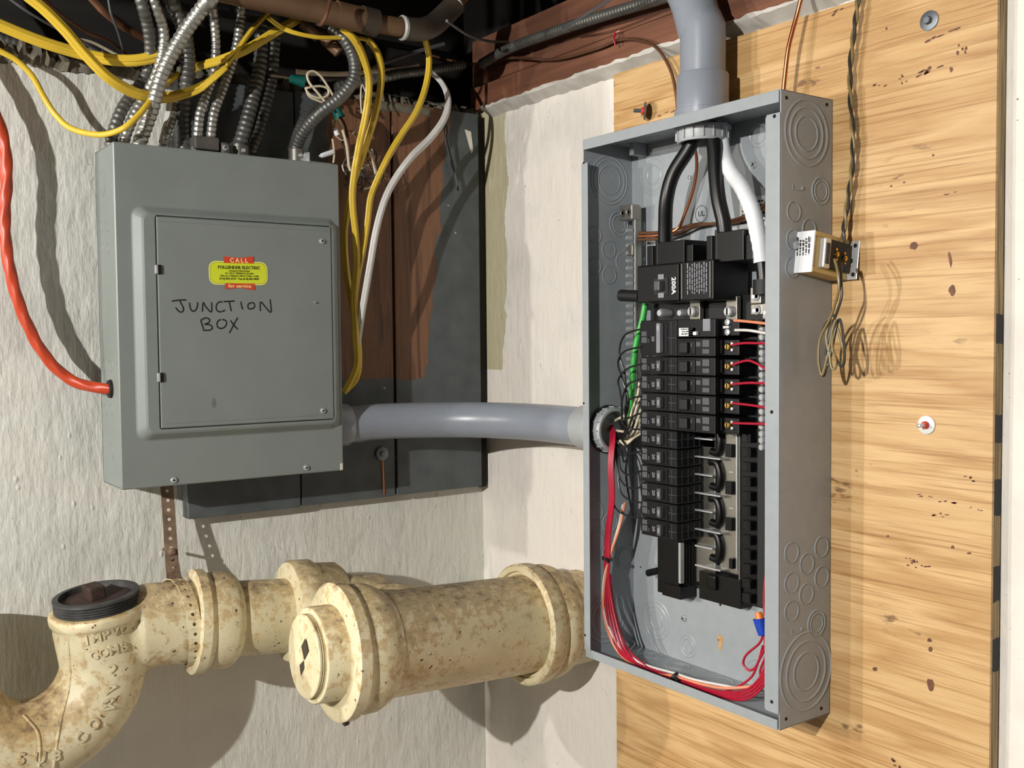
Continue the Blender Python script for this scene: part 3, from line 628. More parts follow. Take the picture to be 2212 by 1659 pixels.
# rib on the adapter
# bushings / locknuts
def bushing(P, n, r, h, label, mt='pvc_light', ribs=16):
    t = thing('locknut_bushing', label, 'bushing', P); n = Vector(n)
    s = MB(); s.lathe(P, n, [(r * .8, 0), (r, 0), (r, h * .8), (r * .95, h), (r * .84, h), (r * .82, 0)], 40, caps=False); obj('ring', s, mt, t)
    u = n.orthogonal().normalized(); v = n.cross(u); s = MB()
    for k in range(ribs):
        q = 2 * PI * k / ribs; d = u * math.cos(q) + v * math.sin(q); e = n.cross(d); c = P + d * r
        s.prism([c + e * .0011, c - e * .0011, c - e * .0008 + d * .0017, c + e * .0008 + d * .0017], n * h * .85)
    obj('grip_ribs', s, mt, t)
    s = MB(); s.lathe(P, -n, [(r * 1.09, 0), (r * 1.09, -.003), (r * 1.0, -.0035)], 36, caps=False); obj('locknut', s, 'black_matt' if abs(n.y) > .5 else 'pvc', t); return t
bushing(VC + Vector((0, 0, -.010)), (0, 0, -1), .0345, .020, 'light grey ribbed bushing inside the panel top around the service cables')
HB = Vector((-.0745, yL - th - .002, zc_)); bushing(HB, (0, -1, 0), .0335, .017, 'light grey bushing inside the panel side where thin wires enter')

# ================================================================== BUS BARS, breakers
# left ground bar
BX = -.046
top = U(1370, 447, 'x', BX); bot = U(1368, 905, 'x', BX)
GB = thing('ground_bar', 'tin plated ground bar with screws at the far side of the panel', 'bus bar', (pb - th, top.y, bot.z))
gy = U(1366, 600, 'x', BX).y
s = MB(); s.box(BX, BX + .010, gy - .0095, gy + .0005, bot.z, top.z); obj('bar', s, 'tin_plate', GB, .0008)
s = MB(); s.box(BX - .004, BX - .001, gy - .010, gy - .0085, bot.z, top.z); obj('rail_edge', s, 'zinc', GB)
k = 0; z = top.z - .034
while z > bot.z + .004:
    s = MB(); s.lathe((BX + .001, gy, z), (-1, .35, 0), [(.0032, 0), (.0032, .009), (.0026, .0105), (0, .0105)], 10); obj('terminal_screw', s, 'zinc', GB)
    s = MB(); s.box(BX - .0008, BX + .0002, gy - .0084, gy - .003, z - .0022, z + .0022); obj('wire_slot', s, 'dark_hole', GB); z -= .0112
P = U(1363, 459, 'x', BX - .004); s = MB(); s.box(BX - .010, BX + .006, gy - .011, gy + .017, P.z - .011, P.z + .011); LG = obj('lug', s, 'tin_plate', GB, .001)
for dyy in (.010, -.003): s = MB(); s.lathe((BX - .010, gy + dyy, P.z), (-1, 0, 0), [(.0055, 0), (.0055, .0012), (.003, .0004), (0, -.002)], 14); obj('lug_screw', s, 'steel', LG)
s = MB(); P = U(1370, 540, 'x', BX - .004); s.box(BX - .008, BX, gy - .009, gy + .004, P.z - .008, P.z + .008); obj('lug', s, 'tin_plate', GB, .001)

# neutral bar at the near side
NX = -.062
a = U(1650, 700, 'x', NX); b = U(1652, 968, 'x', NX)
NB = thing('neutral_bar', 'tin plated neutral bar with a column of screws by the near lip', 'bus bar', (pb - th, a.y, b.z))
s = MB(); s.box(NX, NX + .012, a.y - .009, a.y + .004, b.z - .004, a.z + .006); obj('bar', s, 'tin_plate', NB, .001)
zz = [U(1650, y, 'x', NX).z for y in (713, 728, 745, 762, 777, 793, 810, 825, 841, 858, 873, 889, 905, 921, 937, 951, 966)]
for z in zz:
    s = MB(); s.lathe((NX, a.y, z), (-1, .1, 0), [(.0046, 0), (.0046, .004), (.0036, .0055), (0, .0056)], 12); obj('terminal_screw', s, 'zinc', NB)
for px_, py_, w_, h_ in ((1632, 638, .017, .021), (1634, 668, .019, .0135), (1658, 672, .017, .02)):
    P = U(px_, py_, 'x', -.075); s = MB(); s.box(-.075, -.05, P.y - w_ / 2, P.y + w_ / 2, P.z - h_ / 2, P.z + h_ / 2); l = obj('lug', s, 'tin_plate', NB, .001)
    s = MB(); s.lathe((-.075, P.y - .001, P.z - .001), (-1, 0, 0), [(.006, 0), (.006, .0015), (.004, .0005), (0, -.001)], 14); obj('lug_screw', s, 'zinc', l)

# plastic base with bus stabs
BS = thing('bus_assembly', 'black plastic base with tin plated bus bars in the middle of the panel', 'bus assembly', (pb - th, -.62, U(1600, 1290, 'x', -.03).z))
def qbox(pxs, pys, x0_, x1_, name, mat, parent=BS, bev=.0008, pl=None):
    """box whose front face (plane x0_) spans the given photo points"""
    pl = x0_ if pl is None else pl
    a = U(pxs[0], pys[0], 'x', pl); b = U(pxs[1], pys[1], 'x', pl); c = U(pxs[0], pys[2] if len(pys) > 2 else pys[1], 'x', pl)
    s = MB(); s.box(x0_, x1_, min(a.y, b.y), max(a.y, b.y), min(c.z, b.z), a.z); return obj(name, s, mat, parent, bev)
qbox((1420, 1466), (1160, 1278), -.052, pb - th, 'base_block', 'black_plastic')
qbox((1430, 1470), (1258, 1285), -.055, pb - th, 'base_foot', 'black_plastic')
# foot stub pointing left
s = MB(); a = U(1400, 1238, 'x', -.045); b = U(1425, 1232, 'x', -.045); s.tube([a, b], .0052, 14); obj('base_peg', s, 'black_plastic', BS)
qbox((1465, 1470), (1172, 1260), -.058, -.05, 'bright_strip', 'zinc')
for k in range(4): qbox((1473 + k * 6, 1478 + k * 6), (1165, 1262 + k * 2), -.050 + .003 * k, pb - th, 'base_rib', 'black_plastic')
qbox((1498, 1545), (930, 1255), -.034, -.03, 'left_bus_bar', 'tin_plate')
qbox((1556, 1599), (905, 1232), -.036, -.032, 'right_bus_bar', 'tin_plate')
qbox((1589, 1592), (905, 1232), -.040, -.036, 'bus_edge', 'zinc')
qbox((1595, 1598), (905, 1300), -.044, -.036, 'insulator_edge', 'steel')
qbox((1510, 1600), (1232, 1292), -.046, pb - th, 'base_skirt', 'black_plastic')
qbox((1525, 1545), (1240, 1272), -.052, -.04, 'base_knob', 'black_plastic', bev=.003)
qbox((1599, 1658), (700, 1302), -.042, pb - th, 'side_rail', 'black_plastic')
qbox((1636, 1660), (690, 1310), -.062, pb - th, 'side_wall', 'black_matt')
k = 0
py_ = 935
for k in range(12):    # hooks on the near rail
    y_ = 935 + k * 31.4
    if y_ > 1290: break
    h = qbox((1602, 1621), (y_, y_ + 20), -.053, -.042, 'breaker_hook', 'charcoal_plastic')
    P = U(1614, y_ + 10, 'x', -.0532); s = MB(); s.box(-.0536, -.053, P.y - .0035, P.y + .0015, P.z - .0055, P.z + .0055); obj('hook_slot', s, 'dark_hole', h)
for k in range(5):     # stabs, alternately wide and narrow
    for w_, y_ in ((0, 946 + k * 77), (1, 985 + k * 78)):
        if y_ > 1245: continue
        a = U(1507, y_, 'x', -.046); b = U(1545 if not w_ else 1562, y_, 'x', -.046); s = MB()
        s.box(-.052, -.046, b.y, a.y, a.z - .0012, a.z + .0012); s.box(-.048, -.030, b.y, a.y - .012, a.z - .0014, a.z + .0010); obj('bus_stab', s, 'zinc', BS, .0006)
for y_ in (950, 1025, 1104, 1180): # black insulating loops
    a = U(1545, y_ - 26, 'x', -.040); b = U(1548, y_ + 26, 'x', -.040); s = MB(); c = (a + b) / 2; s.tube(spline([a + Vector((0, .009, 0)), a + Vector((0, -.003, .0)), c + Vector((0, -.008, 0)), b + Vector((0, -.003, 0)), b + Vector((0, .009, 0))], 6), .0055, 10); obj('insulating_loop', s, 'black_plastic', BS)
for y_ in (973, 1053, 1131): qbox((1566, 1580), (y_ - 14, y_ + 14), -.044, -.034, 'insulating_block', 'black_plastic')
qbox((1574, 1582), (1206, 1228), -.047, -.034, 'insulating_block', 'black_plastic')
for y_ in (941, 1020, 1098): 
    P = U(1580, y_, 'x', -.037); s = MB(); s.box(-.0375, -.036, P.y - .004, P.y + .004, P.z - .0005, P.z + .0007); obj('bus_notch', s, 'zinc', BS)
# bus straps below the main breaker
for px_ in (1498, 1577):
    P = U(px_, 673, 'x', -.060); s = MB(); s.box(-.058, -.050, P.y - .010, P.y + .009, P.z - .018, P.z + .020); l = obj('main_strap', s, 'tin_plate', BS, .0008)
    s = MB(); s.lathe((-.058, P.y, P.z), (-1, 0, 0), [(.0072, 0), (.0072, .006), (.0055, .008), (0, .008)], 18); sc = obj('strap_screw', s, 'zinc', BS)
    s = MB(); s.box(-.0665, -.0659, P.y - .0012, P.y + .0012, P.z - .005, P.z + .005); obj('screw_slot', s, 'dark_hole', sc)
for px_, r_ in ((1427, .0062), (1470, .0055)):
    P = U(px_, 676, 'x', -.062); s = MB(); s.lathe(P, (-1, 0, 0), [(r_, -.02), (r_, .0), (r_ * .7, .003), (0, .003)], 14); obj('strap_screw', s, 'zinc', BS)
s = MB(); a = U(1405, 665, 'x', -.045); b = U(1655, 700, 'x', -.045); s.box(-.045, pb - th, b.y, a.y, b.z, a.z + .012); obj('base_top', s, 'black_matt', BS, .001)
qbox((1470, 1600), (690, 960), -.034, pb - th, 'base_center', 'black_matt')

# branch breakers
FX = -.086
yA0, yA1 = -.6035, -.5325     # far column, handles toward the centre
yB0, yB1 = -.6740, -.6045
def breaker_left(z0, z1, label, double=False, group='single pole breakers in the far column'):
    t = thing('circuit_breaker', label, 'breaker', (-.03, (yA0 + yA1) / 2, z0), group)
    g = .0006; s = MB(); s.box(FX, -.030, yA0, yA1, z0 + g, z1 - g); s.box(FX + .004, -.032, yA1 - .0005, yA1 + .006, z0 + .004, z1 - .004); obj('body', s, 'charcoal_plastic', t, .0009)
    n = 2 if double else 1; zc = (z0 + z1) / 2; hz = .0165 if not double else .042
    s = MB(); s.box(FX - .0012, FX + .0005, yA0 + .017, yA0 + .036, zc - (.0098 if not double else .022), zc + (.0098 if not double else .022)); obj('handle_frame', s, 'black_plastic', t, .0004)
    s = MB(); h = .0075 if not double else .0205; s.box(FX - .0075, FX, yA0 + .025, yA0 + .0325, zc - h, zc + h); hd = obj('handle', s, 'print_grey' if double else 'wire_grey', t, .001)
    put_text('lettering', 'ON', .0042, (FX - .0076, yA0 + .0288, zc + (.014 if double else 0)), (0, 0, -1), (0, -1, 0), 'print_white', t, .0001)
    put_text('lettering', '20', .0075, (FX - .0003, yA0 + .046, zc - .001), (0, 0, -1), (0, -1, 0), 'print_grey', t, .0001, offset=.0002)
    s = MB(); s.box(FX - .0003, FX + .0002, yA1 - .0125, yA1 - .002, zc - .0065, zc + .0015); s.box(FX - .0003, FX + .0002, yA1 - .012, yA1 - .002, zc + .003, zc + .0095)
    for q in (.35, -.25): s.box(FX - .0003, FX + .0002, yA0 + .0545, yA0 + .0560, zc - .004 + q * .01, zc + .0015)
    obj('rating_print', s, 'wire_grey', t)
    s = MB(); s.box(FX - .0005, FX + .0002, yA0 + .0095, yA0 + .0102, z0 + .003, z1 - .003); s.box(FX - .0005, FX + .0002, yA0 + .002, yA0 + .016, zc - .0003, zc + .0004)
    for fx in (.030, .043, .056, .068): s.box(-.0765 + (fx - .03) * .9, -.0760 + (fx - .03) * .9, yA0 - .0004, yA0 + .0002, z0 + .003, z1 - .003)
    s.box(-.085, -.034, yA0 - .0004, yA0 + .0002, z0 + .0018, z0 + .0022); s.box(-.085, -.045, yA0 - .0004, yA0 + .0002, zc, zc + .0004); obj('mould_line', s, 'wire_grey', t)
    return t
p0 = .0474; pitch = .02545
ORD = ['topmost single breaker, just under the double breaker', 'second single breaker', 'third single breaker', 'fourth single breaker', 'fifth single breaker', 'sixth single breaker, first with its flank bare', 'seventh single breaker', 'eighth single breaker', 'ninth single breaker', 'lowest breaker of the far column, its underside free']
for k in range(10):
    z = p0 - pitch * k
    breaker_left(z - pitch / 2, z + pitch / 2, 'black ' + ORD[k] + ' in the far column' if k < 9 else 'black ' + ORD[k])
breaker_left(p0 + pitch / 2, p0 + pitch * 2.5, 'black double pole breaker with one long grey tied handle atop the far column', True, 'double pole breaker')
def breaker_right(z0, z1, label, gf=False):
    t = thing('circuit_breaker', label, 'breaker', (-.03, (yB0 + yB1) / 2, z0), 'wide breakers in the near column'); g = .0007; zc = (z0 + z1) / 2
    s = MB(); s.box(FX, -.030, yB0, yB1, z0 + g, z1 - g); s.box(FX + .012, -.030, yB0 - .030, yB0, z0 + .002, z1 - .003); obj('body', s, 'charcoal_plastic', t, .0009)
    if not gf:
        s = MB(); s.box(FX - .0016, FX + .0004, yB1 - .034, yB1 - .003, zc - .0098, zc + .0098); obj('raised_frame', s, 'charcoal_plastic', t, .0014)
        s = MB(); s.box(FX - .0068, FX, yB1 - .0245, yB1 - .0095, zc - .0078, zc + .0068); obj('handle', s, 'black_matt', t, .0012)
        s = MB(); s.box(FX - .0004, FX + .0002, yB0 + .0105, yB0 + .0225, zc + .0005, zc + .0095); s.box(FX - .0004, FX + .0002, yB0 + .0105, yB0 + .0225, zc - .0085, zc - .0025); s.box(FX - .0004, FX + .0002, yB0 + .026, yB0 + .034, zc + .001, zc + .007); obj('rating_print', s, 'wire_grey', t)
        put_text('lettering', 'ON', .0034, (FX - .0018, yB1 - .028, zc + .003), (0, 0, -1), (0, -1, 0), 'print_grey', t, .0001)
        P = Vector((FX + .012, yB0 - .0125, zc + .0005)); s = MB(); s.lathe(P, (-1, 0, 0), [(.0048, 0), (.0048, .003), (.0036, .0042), (0, .0042)], 14); sc = obj('terminal_screw', s, 'brass', t)
        s = MB(); s.box(P.x - .0046, P.x - .0041, P.y - .0008, P.y + .0008, P.z - .0032, P.z + .0032); obj('screw_slot', s, 'dark_hole', sc)
        for q in (-.004, .004): s = MB(); s.lathe(P + Vector((0, -.0072, q)), (-1, 0, 0), [(.0021, 0), (.0021, .003), (0, .0032)], 8); obj('clamp_plate', s, 'zinc', t)
        s = MB(); s.box(P.x - .004, P.x, yB0 - .004, yB0 - .0005, zc - .008, zc + .009); obj('terminal_wall', s, 'black_plastic', t)
    else:
        s = MB(); s.box(FX - .0005, FX, yB1 - .034, yB1 - .004, zc - .0105, zc + .0005); s.box(FX - .0005, FX, yB1 - .034, yB1 - .022, zc - .0105, zc + .0035 - .003); obj('white_label', s, 'print_white', t)
        s = MB(); s.box(FX - .0005, FX, yB1 - .061, yB1 - .048, zc - .004, zc + .0118); obj('grey_label', s, 'print_grey', t)
        s = MB(); s.box(FX - .0052, FX, yB1 - .040, yB1 - .034, zc - .0095, zc - .0045); obj('test_button', s, 'print_white', t, .0008)
        small_print('lettering', 3, .0016, .0032, .024, (FX - .0006, yB1 - .019, zc - .002), (0, -1, 0), (0, 0, 1), 'ink', t)
        for q in (.007, -.006): s = MB(); s.lathe((FX + .012, yB0 - .012, zc + q), (-1, 0, 0), [(.0042, 0), (.0042, .003), (0, .004)], 12); obj('terminal_screw', s, 'zinc', t)
        s = MB(); s.box(FX + .008, FX + .012, yB0 - .016, yB0 - .006, zc - .001, zc + .002); obj('clamp_plate', s, 'zinc', t)
    return t
RO = ['wide breaker just under the white labelled breaker', 'second wide breaker below the white labelled breaker', 'middle wide breaker of the near column', 'wide breaker directly above the lowest one in the near column', 'lowest wide breaker of the near column']
for k in range(-1, 4):
    z = p0 - pitch * k; breaker_right(z - pitch / 2, z + pitch / 2, 'black ' + RO[k + 1] + ' with brass screw')
z = p0 + pitch * 2; breaker_right(z - pitch / 2, z + pitch / 2, 'black ground fault breaker with white and grey labels atop the near column', True)

# main breaker
MX = -.100
a = U(1377, 575, 'x', MX); b = U(1541, 648, 'x', MX); mz0 = U(1460, 651, 'x', MX).z; mz1 = U(1460, 567, 'x', MX).z
MBk = thing('main_breaker', 'large black main breaker marked 200A above the branch breakers', 'breaker', (-.03, (a.y + b.y) / 2, mz0))
ym = U(1476, 600, 'x', MX).y
s = MB(); s.box(MX, -.034, b.y, a.y, mz0, mz1); obj('body', s, 'black_plastic', MBk, .0015)
s = MB(); s.box(MX - .003, MX + .002, ym + .006, a.y - .003, mz0 + .001, mz1 - .002); obj('handle_cover', s, 'charcoal_plastic', MBk, .001)
s = MB(); P = U(1428, 618, 'x', MX - .004); s.box(MX - .0042, MX - .002, P.y - .013, P.y + .014, P.z - .012, P.z + .0115); obj('handle_well', s, 'black_matt', MBk, .0005)
s = MB(); s.box(MX - .013, MX - .003, P.y - .0055, P.y + .0055, P.z - .0065, P.z + .007); obj('handle', s, 'wire_grey', MBk, .0015)
for q in (.0125, -.0125): s = MB(); s.box(MX - .0046, MX - .003, P.y - .0055, P.y + .0055, P.z + q - .0035, P.z + q + .0035); obj('handle_mark', s, 'print_grey', MBk, .0005)
P = U(1455, 617, 'x', MX - .0034); put_text('lettering', '200A', .0105, P, (0, 0, -1), (0, -1, 0), 'print_white', MBk, .0002, offset=.0003)
for px_ in (1473, 1534): P = U(px_, 600, 'x', MX - .001); s = MB(); s.box(MX - .0014, MX, P.y - .0011, P.y + .0011, mz0 + .003, mz1 - .003); obj('bright_edge', s, 'steel', MBk)
P = U(1503, 603, 'x', MX - .0006)
small_print('lettering', 9, .0022, .0042, mz1 - mz0 - .010, P + Vector((-.0002, -.018, .001)), (0, 0, -1), (0, -1, 0), 'print_grey', MBk)
def tower(px0, px1, py0, py1, xx):
    a = U(px0, py0, 'x', xx); b = U(px1, py1, 'x', xx); W_ = a.y - b.y
    s = MB(); s.box(xx, -.045, b.y, a.y - W_ * .38, mz1 - .004, a.z); s.box(xx + .004, -.045, a.y - W_ * .34, a.y - W_ * .28, mz1 - .004, a.z + .004); s.box(xx + .010, -.045, a.y - W_ * .14, a.y, mz1 - .004, a.z - .002)
    s.box(xx + .004, -.045, b.y - .012, b.y + .001, mz1 - .004, a.z - .007); obj('terminal_housing', s, 'black_plastic', MBk, .001)
    s = MB(); s.box(xx + .018, -.05, a.y - W_ * .3, a.y - W_ * .1, mz1 - .004, a.z - .003); obj('lug', s, 'steel', MBk)
tower(1386, 1478, 528, 570, -.090); tower(1514, 1606, 506, 560, -.090)
# cylindrical stub at the far side
s = MB(); a = U(1342, 638, 'x', -.090); b = U(1385, 640, 'x', -.090); s.tube([a, b], .0085, 18); obj('plastic_stub', s, 'black_matt', MBk)

# ================================================================== WIRES inside the panel
def wire(name, pts, r, mat, label, cat='wire', group=None, seg=8):
    s = MB(); s.tube(pts, r, seg); return single(name, s, mat, label, cat, group)
wire('service_cable', path([(1512, 268, -.070), (1490, 318, -.075), (1455, 375, -.083), (1440, 430, -.086), (1437, 490, -.080), (1437, 540, -.075)], 'x'), .0098, 'black_jacket', 'thick black service cable curving to the left main terminal', 'cable', 'black service cables', 20)
wire('service_cable', path([(1535, 268, -.070), (1543, 320, -.074), (1546, 375, -.078), (1552, 430, -.080), (1563, 480, -.078), (1568, 530, -.075)], 'x'), .0098, 'black_jacket', 'thick black service cable running straight to the right main terminal', 'cable', 'black service cables', 20)
wt = thing('white_service_cable', 'thick service cable wrapped in white tape inside the panel', 'cable', U(1560, 300, 'x', -.06))
pw = path([(1555, 268, -.060), (1560, 320, -.058), (1575, 365, -.066), (1603, 405, -.075), (1625, 455, -.080), (1638, 510, -.078), (1646, 566, -.075)], 'x', 10)
s = MB(); s.tube(pw, .0102, 20, rf=lambda i, n: .0102 + .0005 * (i % 3 == 0) * (i > 15)); obj('white_tape', s, 'tape_white', wt)
s = MB(); s.tube(path([(1645, 560, -.075), (1648, 585, -.075), (1650, 612, -.075)], 'x', 4), .0082, 16); obj('bare_jacket', s, 'black_jacket', wt)
s = MB(); s.tube(path([(1650, 604, -.078), (1650, 636, -.078)], 'x', 3), .0135, 18); obj('black_tape', s, 'black_matt', wt)
wire('copper_ground_wire', path([(1496, 300, -.050), (1505, 345, -.040), (1500, 400, -.034), (1480, 460, -.034), (1462, 495, -.040), (1420, 508, -.044), (1380, 510, -.047)], 'x'), .0022, 'copper', 'bare copper ground wire dropping from the top bushing to the ground bar')
wire('copper_ground_wire', path([(1662, 440, -.040), (1640, 460, -.036), (1600, 478, -.034), (1555, 484, -.034), (1505, 484, -.034), (1465, 494, -.038), (1420, 502, -.044), (1380, 503, -.047)], 'x'), .0021, 'old_copper', 'brown copper ground wire crossing the panel back to the ground bar')
wire('copper_ground_wire', path([(1664, 425, -.040), (1640, 452, -.038), (1602, 470, -.037), (1555, 481, -.036), (1505, 488, -.036), (1465, 503, -.040), (1420, 516, -.044), (1380, 518, -.047)], 'x'), .0021, 'old_copper', 'second brown copper ground wire crossing just below the first')
wire('green_wire', path([(1394, 655, -.062), (1388, 690, -.064), (1376, 735, -.067), (1368, 790, -.068), (1365, 850, -.066), (1360, 885, -.062), (1352, 915, -.066)], 'x'), .0046, 'green_jacket', 'green insulated ground wire along the ground bar', seg=14)

def hb(px_, py_): return U(px_, py_, 'x', -.082)
blk = [ # (list of px points), x plane ~-.085..-.07
    [(1388, 710, -.085), (1350, 724, -.088), (1338, 762, -.088), (1350, 810, -.086), (1353, 870, -.084), (1350, 920, -.080), (1335, 948, -.075)],
    [(1388, 748, -.086), (1348, 760, -.09), (1335, 785, -.09), (1345, 820, -.086), (1358, 870, -.084), (1344, 925, -.080), (1330, 950, -.075)],
    [(1388, 786, -.086), (1356, 796, -.09), (1336, 820, -.09), (1340, 850, -.088), (1344, 890, -.086), (1342, 930, -.080), (1328, 945, -.075)],
    [(1388, 818, -.086), (1358, 830, -.089), (1345, 860, -.088), (1343, 900, -.086), (1350, 930, -.082), (1336, 950, -.074)],
    [(1388, 856, -.086), (1362, 862, -.088), (1350, 884, -.088), (1354, 920, -.084), (1345, 948, -.078), (1332, 940, -.072)],
    [(1388, 892, -.086), (1368, 900, -.086), (1358, 925, -.086), (1345, 948, -.080), (1330, 935, -.072)],
    [(1388, 928, -.086), (1366, 928, -.086), (1352, 940, -.084), (1335, 945, -.074)],
    [(1388, 974, -.086), (1362, 982, -.088), (1348, 998, -.086), (1342, 975, -.082), (1330, 955, -.075)],
    [(1388, 1016, -.086), (1362, 1026, -.088), (1342, 1015, -.088), (1336, 985, -.084), (1328, 955, -.075)],
    [(1388, 1052, -.086), (1360, 1054, -.088), (1340, 1035, -.088), (1332, 995, -.084), (1326, 955, -.075)],
    [(1388, 1086, -.086), (1360, 1080, -.088), (1340, 1060, -.088), (1334, 1010, -.084), (1332, 960, -.075)],
    [(1395, 1120, -.086), (1350, 1112, -.088), (1326, 1090, -.088), (1324, 1040, -.086), (1330, 960, -.075)],
    [(1372, 1130, -.05), (1360, 1080, -.06), (1352, 1020, -.07), (1356, 975, -.075), (1340, 945, -.072)]]
for i, p in enumerate(blk):
    nm = ['topmost', 'second', 'third', 'fourth', 'fifth', 'sixth', 'seventh', 'eighth', 'ninth', 'tenth', 'eleventh', 'lowest', 'rearmost'][i]
    wire('black_wire', path(p, 'x'), .0014, 'thin_black', f'thin black wire, {nm} of those looping from the breakers to the side bushing', 'wire', 'black branch wires')
wht = [[(1381, 826, -.06), (1378, 850, -.062), (1368, 880, -.064), (1355, 920, -.068), (1335, 945, -.072)], [(1383, 858, -.06), (1374, 885, -.064), (1362, 920, -.066), (1345, 950, -.070), (1330, 950, -.074)],
       [(1384, 884, -.058), (1378, 905, -.062), (1366, 935, -.066), (1348, 952, -.07), (1330, 940, -.074)], [(1385, 905, -.06), (1376, 935, -.064), (1360, 950, -.068), (1340, 948, -.072)],
       [(1376, 905, -.058), (1368, 935, -.062), (1352, 955, -.068), (1332, 952, -.074)], [(1386, 935, -.06), (1370, 945, -.066), (1350, 960, -.07), (1334, 945, -.074)], [(1350, 898, -.085), (1335, 905, -.07), (1318, 915, -.06)], [(1345, 932, -.085), (1332, 930, -.07), (1318, 925, -.06)]]
for i, p in enumerate(wht):
    wire('white_wire', path(p, 'x'), .0019, 'cream_jacket', f'white insulated wire, {["first","second","third","fourth","fifth","sixth","seventh","last"][i]} down in the bundle beside the breakers', 'wire', 'white neutral wires')
# red group leaving the bushing, down and along the bottom
for i, (o, mt) in enumerate(((0, 'red_jacket'), (3, 'red_jacket'), (-3, 'red_jacket'), (6, 'red_jacket'))):
    p = [(1318 + o, 920, -.066), (1322 + o, 945, -.082), (1318 + o, 1000, -.092), (1320 + o, 1080, -.092), (1312 + o, 1150, -.090), (1310 + o, 1205, -.090), (1310 + o, 1260, -.088), (1318 + o * 2, 1340, -.086), (1340 + o * 2, 1405, -.086), (1390 + o, 1442 + o, -.090), (1460, 1466 + o, -.092), (1530, 1492 + o, -.094), (1600, 1500 + o * 2, -.090), (1640, 1475 + o * 3, -.084), (1660, 1430 + o * 4, -.08)]
    wire('red_wire', path(p, 'x'), .0017, mt, f'red insulated wire, {["first","second","third","fourth"][i]} of the bundle curving along the panel bottom', 'wire', 'red wires in the panel')
wire('striped_wire', path([(1350, 1085, -.070), (1338, 1140, -.080), (1318, 1200, -.088), (1306, 1260, -.090), (1305, 1330, -.088), (1330, 1400, -.086), (1378, 1440, -.088), (1460, 1462, -.092), (1560, 1486, -.090), (1660, 1478, -.080)], 'x'), .0020, 'pink_jacket', 'peach coloured wire in the bundle curving along the panel bottom')
wire('white_wire', path([(1346, 1090, -.070), (1334, 1145, -.080), (1316, 1205, -.088), (1303, 1265, -.090), (1308, 1335, -.087), (1338, 1395, -.084), (1385, 1432, -.086), (1460, 1455, -.090), (1500, 1468, -.088), (1560, 1480, -.084), (1600, 1486, -.08), (1655, 1480, -.07)], 'x'), .0018, 'white_jacket', 'white wire in the bundle curving along the panel bottom')
wire('red_wire', path([(1318, 1240, -.086), (1326, 1310, -.082), (1350, 1390, -.080), (1385, 1430, -.086), (1450, 1462, -.090)], 'x'), .0016, 'red_jacket', 'separate thin red wire hanging inside the others at the panel bottom')
for k, (a, b, c) in enumerate(((1310, 1206, -.090), (1459, 1462, -.0925))):
    P = U(a, b, 'x', c); t = thing('cable_tie', ['black cable tie around the wires near the far panel side', 'black cable tie around the wires at the panel bottom'][k], 'cable tie', P); d = Vector((0, 0, 1)) if k == 0 else Vector((0, -.86, -.5))
    s = MB(); s.lathe(P - d * .002, d, [(.0062, 0), (.0068, 0), (.0068, .004), (.0062, .004)], 16, caps=False); obj('strap', s, 'black_matt', t)
    s = MB(); s.tube([P + Vector((-.004, -.004, 0)), P + Vector((-.006, -.012, -.002))], .0026, 8); obj('tie_head', s, 'black_matt', t)
# reds from near breakers to the neutral side
for i, pp in enumerate(([(1582, 745), (1610, 741), (1660, 742)], [(1582, 788), (1612, 779), (1632, 784), (1662, 802)], [(1582, 830), (1620, 827), (1662, 829)], [(1582, 871), (1620, 875), (1662, 882)], [(1582, 914), (1620, 915), (1662, 916)])):
    wire('red_wire', path([(a, b, -.078) for a, b in pp], 'x'), .0016, 'red_jacket', f'short red wire from the {["top","second","middle","fourth","lowest"][i]} brass screw breaker', 'wire', 'short red wires')
wire('orange_wire', path([(1586, 692, -.078), (1620, 695, -.08), (1664, 700, -.08)], 'x'), .0018, 'pink_jacket', 'peach wire leaving the ground fault breaker'); wire('white_wire', path([(1588, 713, -.078), (1620, 714, -.08), (1664, 722, -.08)], 'x'), .0018, 'white_jacket', 'white wire leaving the ground fault breaker')
# splice with orange/blue connector
t = thing('wire_connector', 'orange and blue twist connector hanging by the near lip', 'connector', U(1645, 1350, 'x', -.08)); 
s = MB(); s.tube(path([(1638, 1323, -.08), (1641, 1335, -.08), (1645, 1350, -.08)], 'x', 4), .0068, 14, rf=lambda i, n: .0045 + .0025 * i / n); obj('cap', s, 'orange_plastic', t)
s = MB(); s.tube(path([(1641, 1336, -.0815), (1645, 1355, -.0815), (1649, 1372, -.0815)], 'x', 4), .0082, 14, rf=lambda i, n: .0088 - .003 * i / n); obj('skirt', s, 'blue_plastic', t)
for i, pp in enumerate(([(1648, 1372), (1640, 1390), (1612, 1415), (1606, 1435), (1620, 1448), (1636, 1435), (1648, 1395)], [(1650, 1372), (1652, 1400), (1638, 1430), (1625, 1460), (1600, 1480), (1570, 1492)], [(1654, 1375), (1656, 1410), (1642, 1450), (1650, 1470), (1662, 1460)], [(1658, 1215), (1652, 1260), (1650, 1300), (1652, 1330)])):
    wire('red_wire', path([(a, b, -.080) for a, b in pp], 'x'), .0016, 'red_jacket', ['red wire loop hanging below the twist connector', 'red wire dropping from the twist connector to the panel bottom', 'red wire curling below the twist connector beside the lip', 'red wire running up beside the near lip'][i])

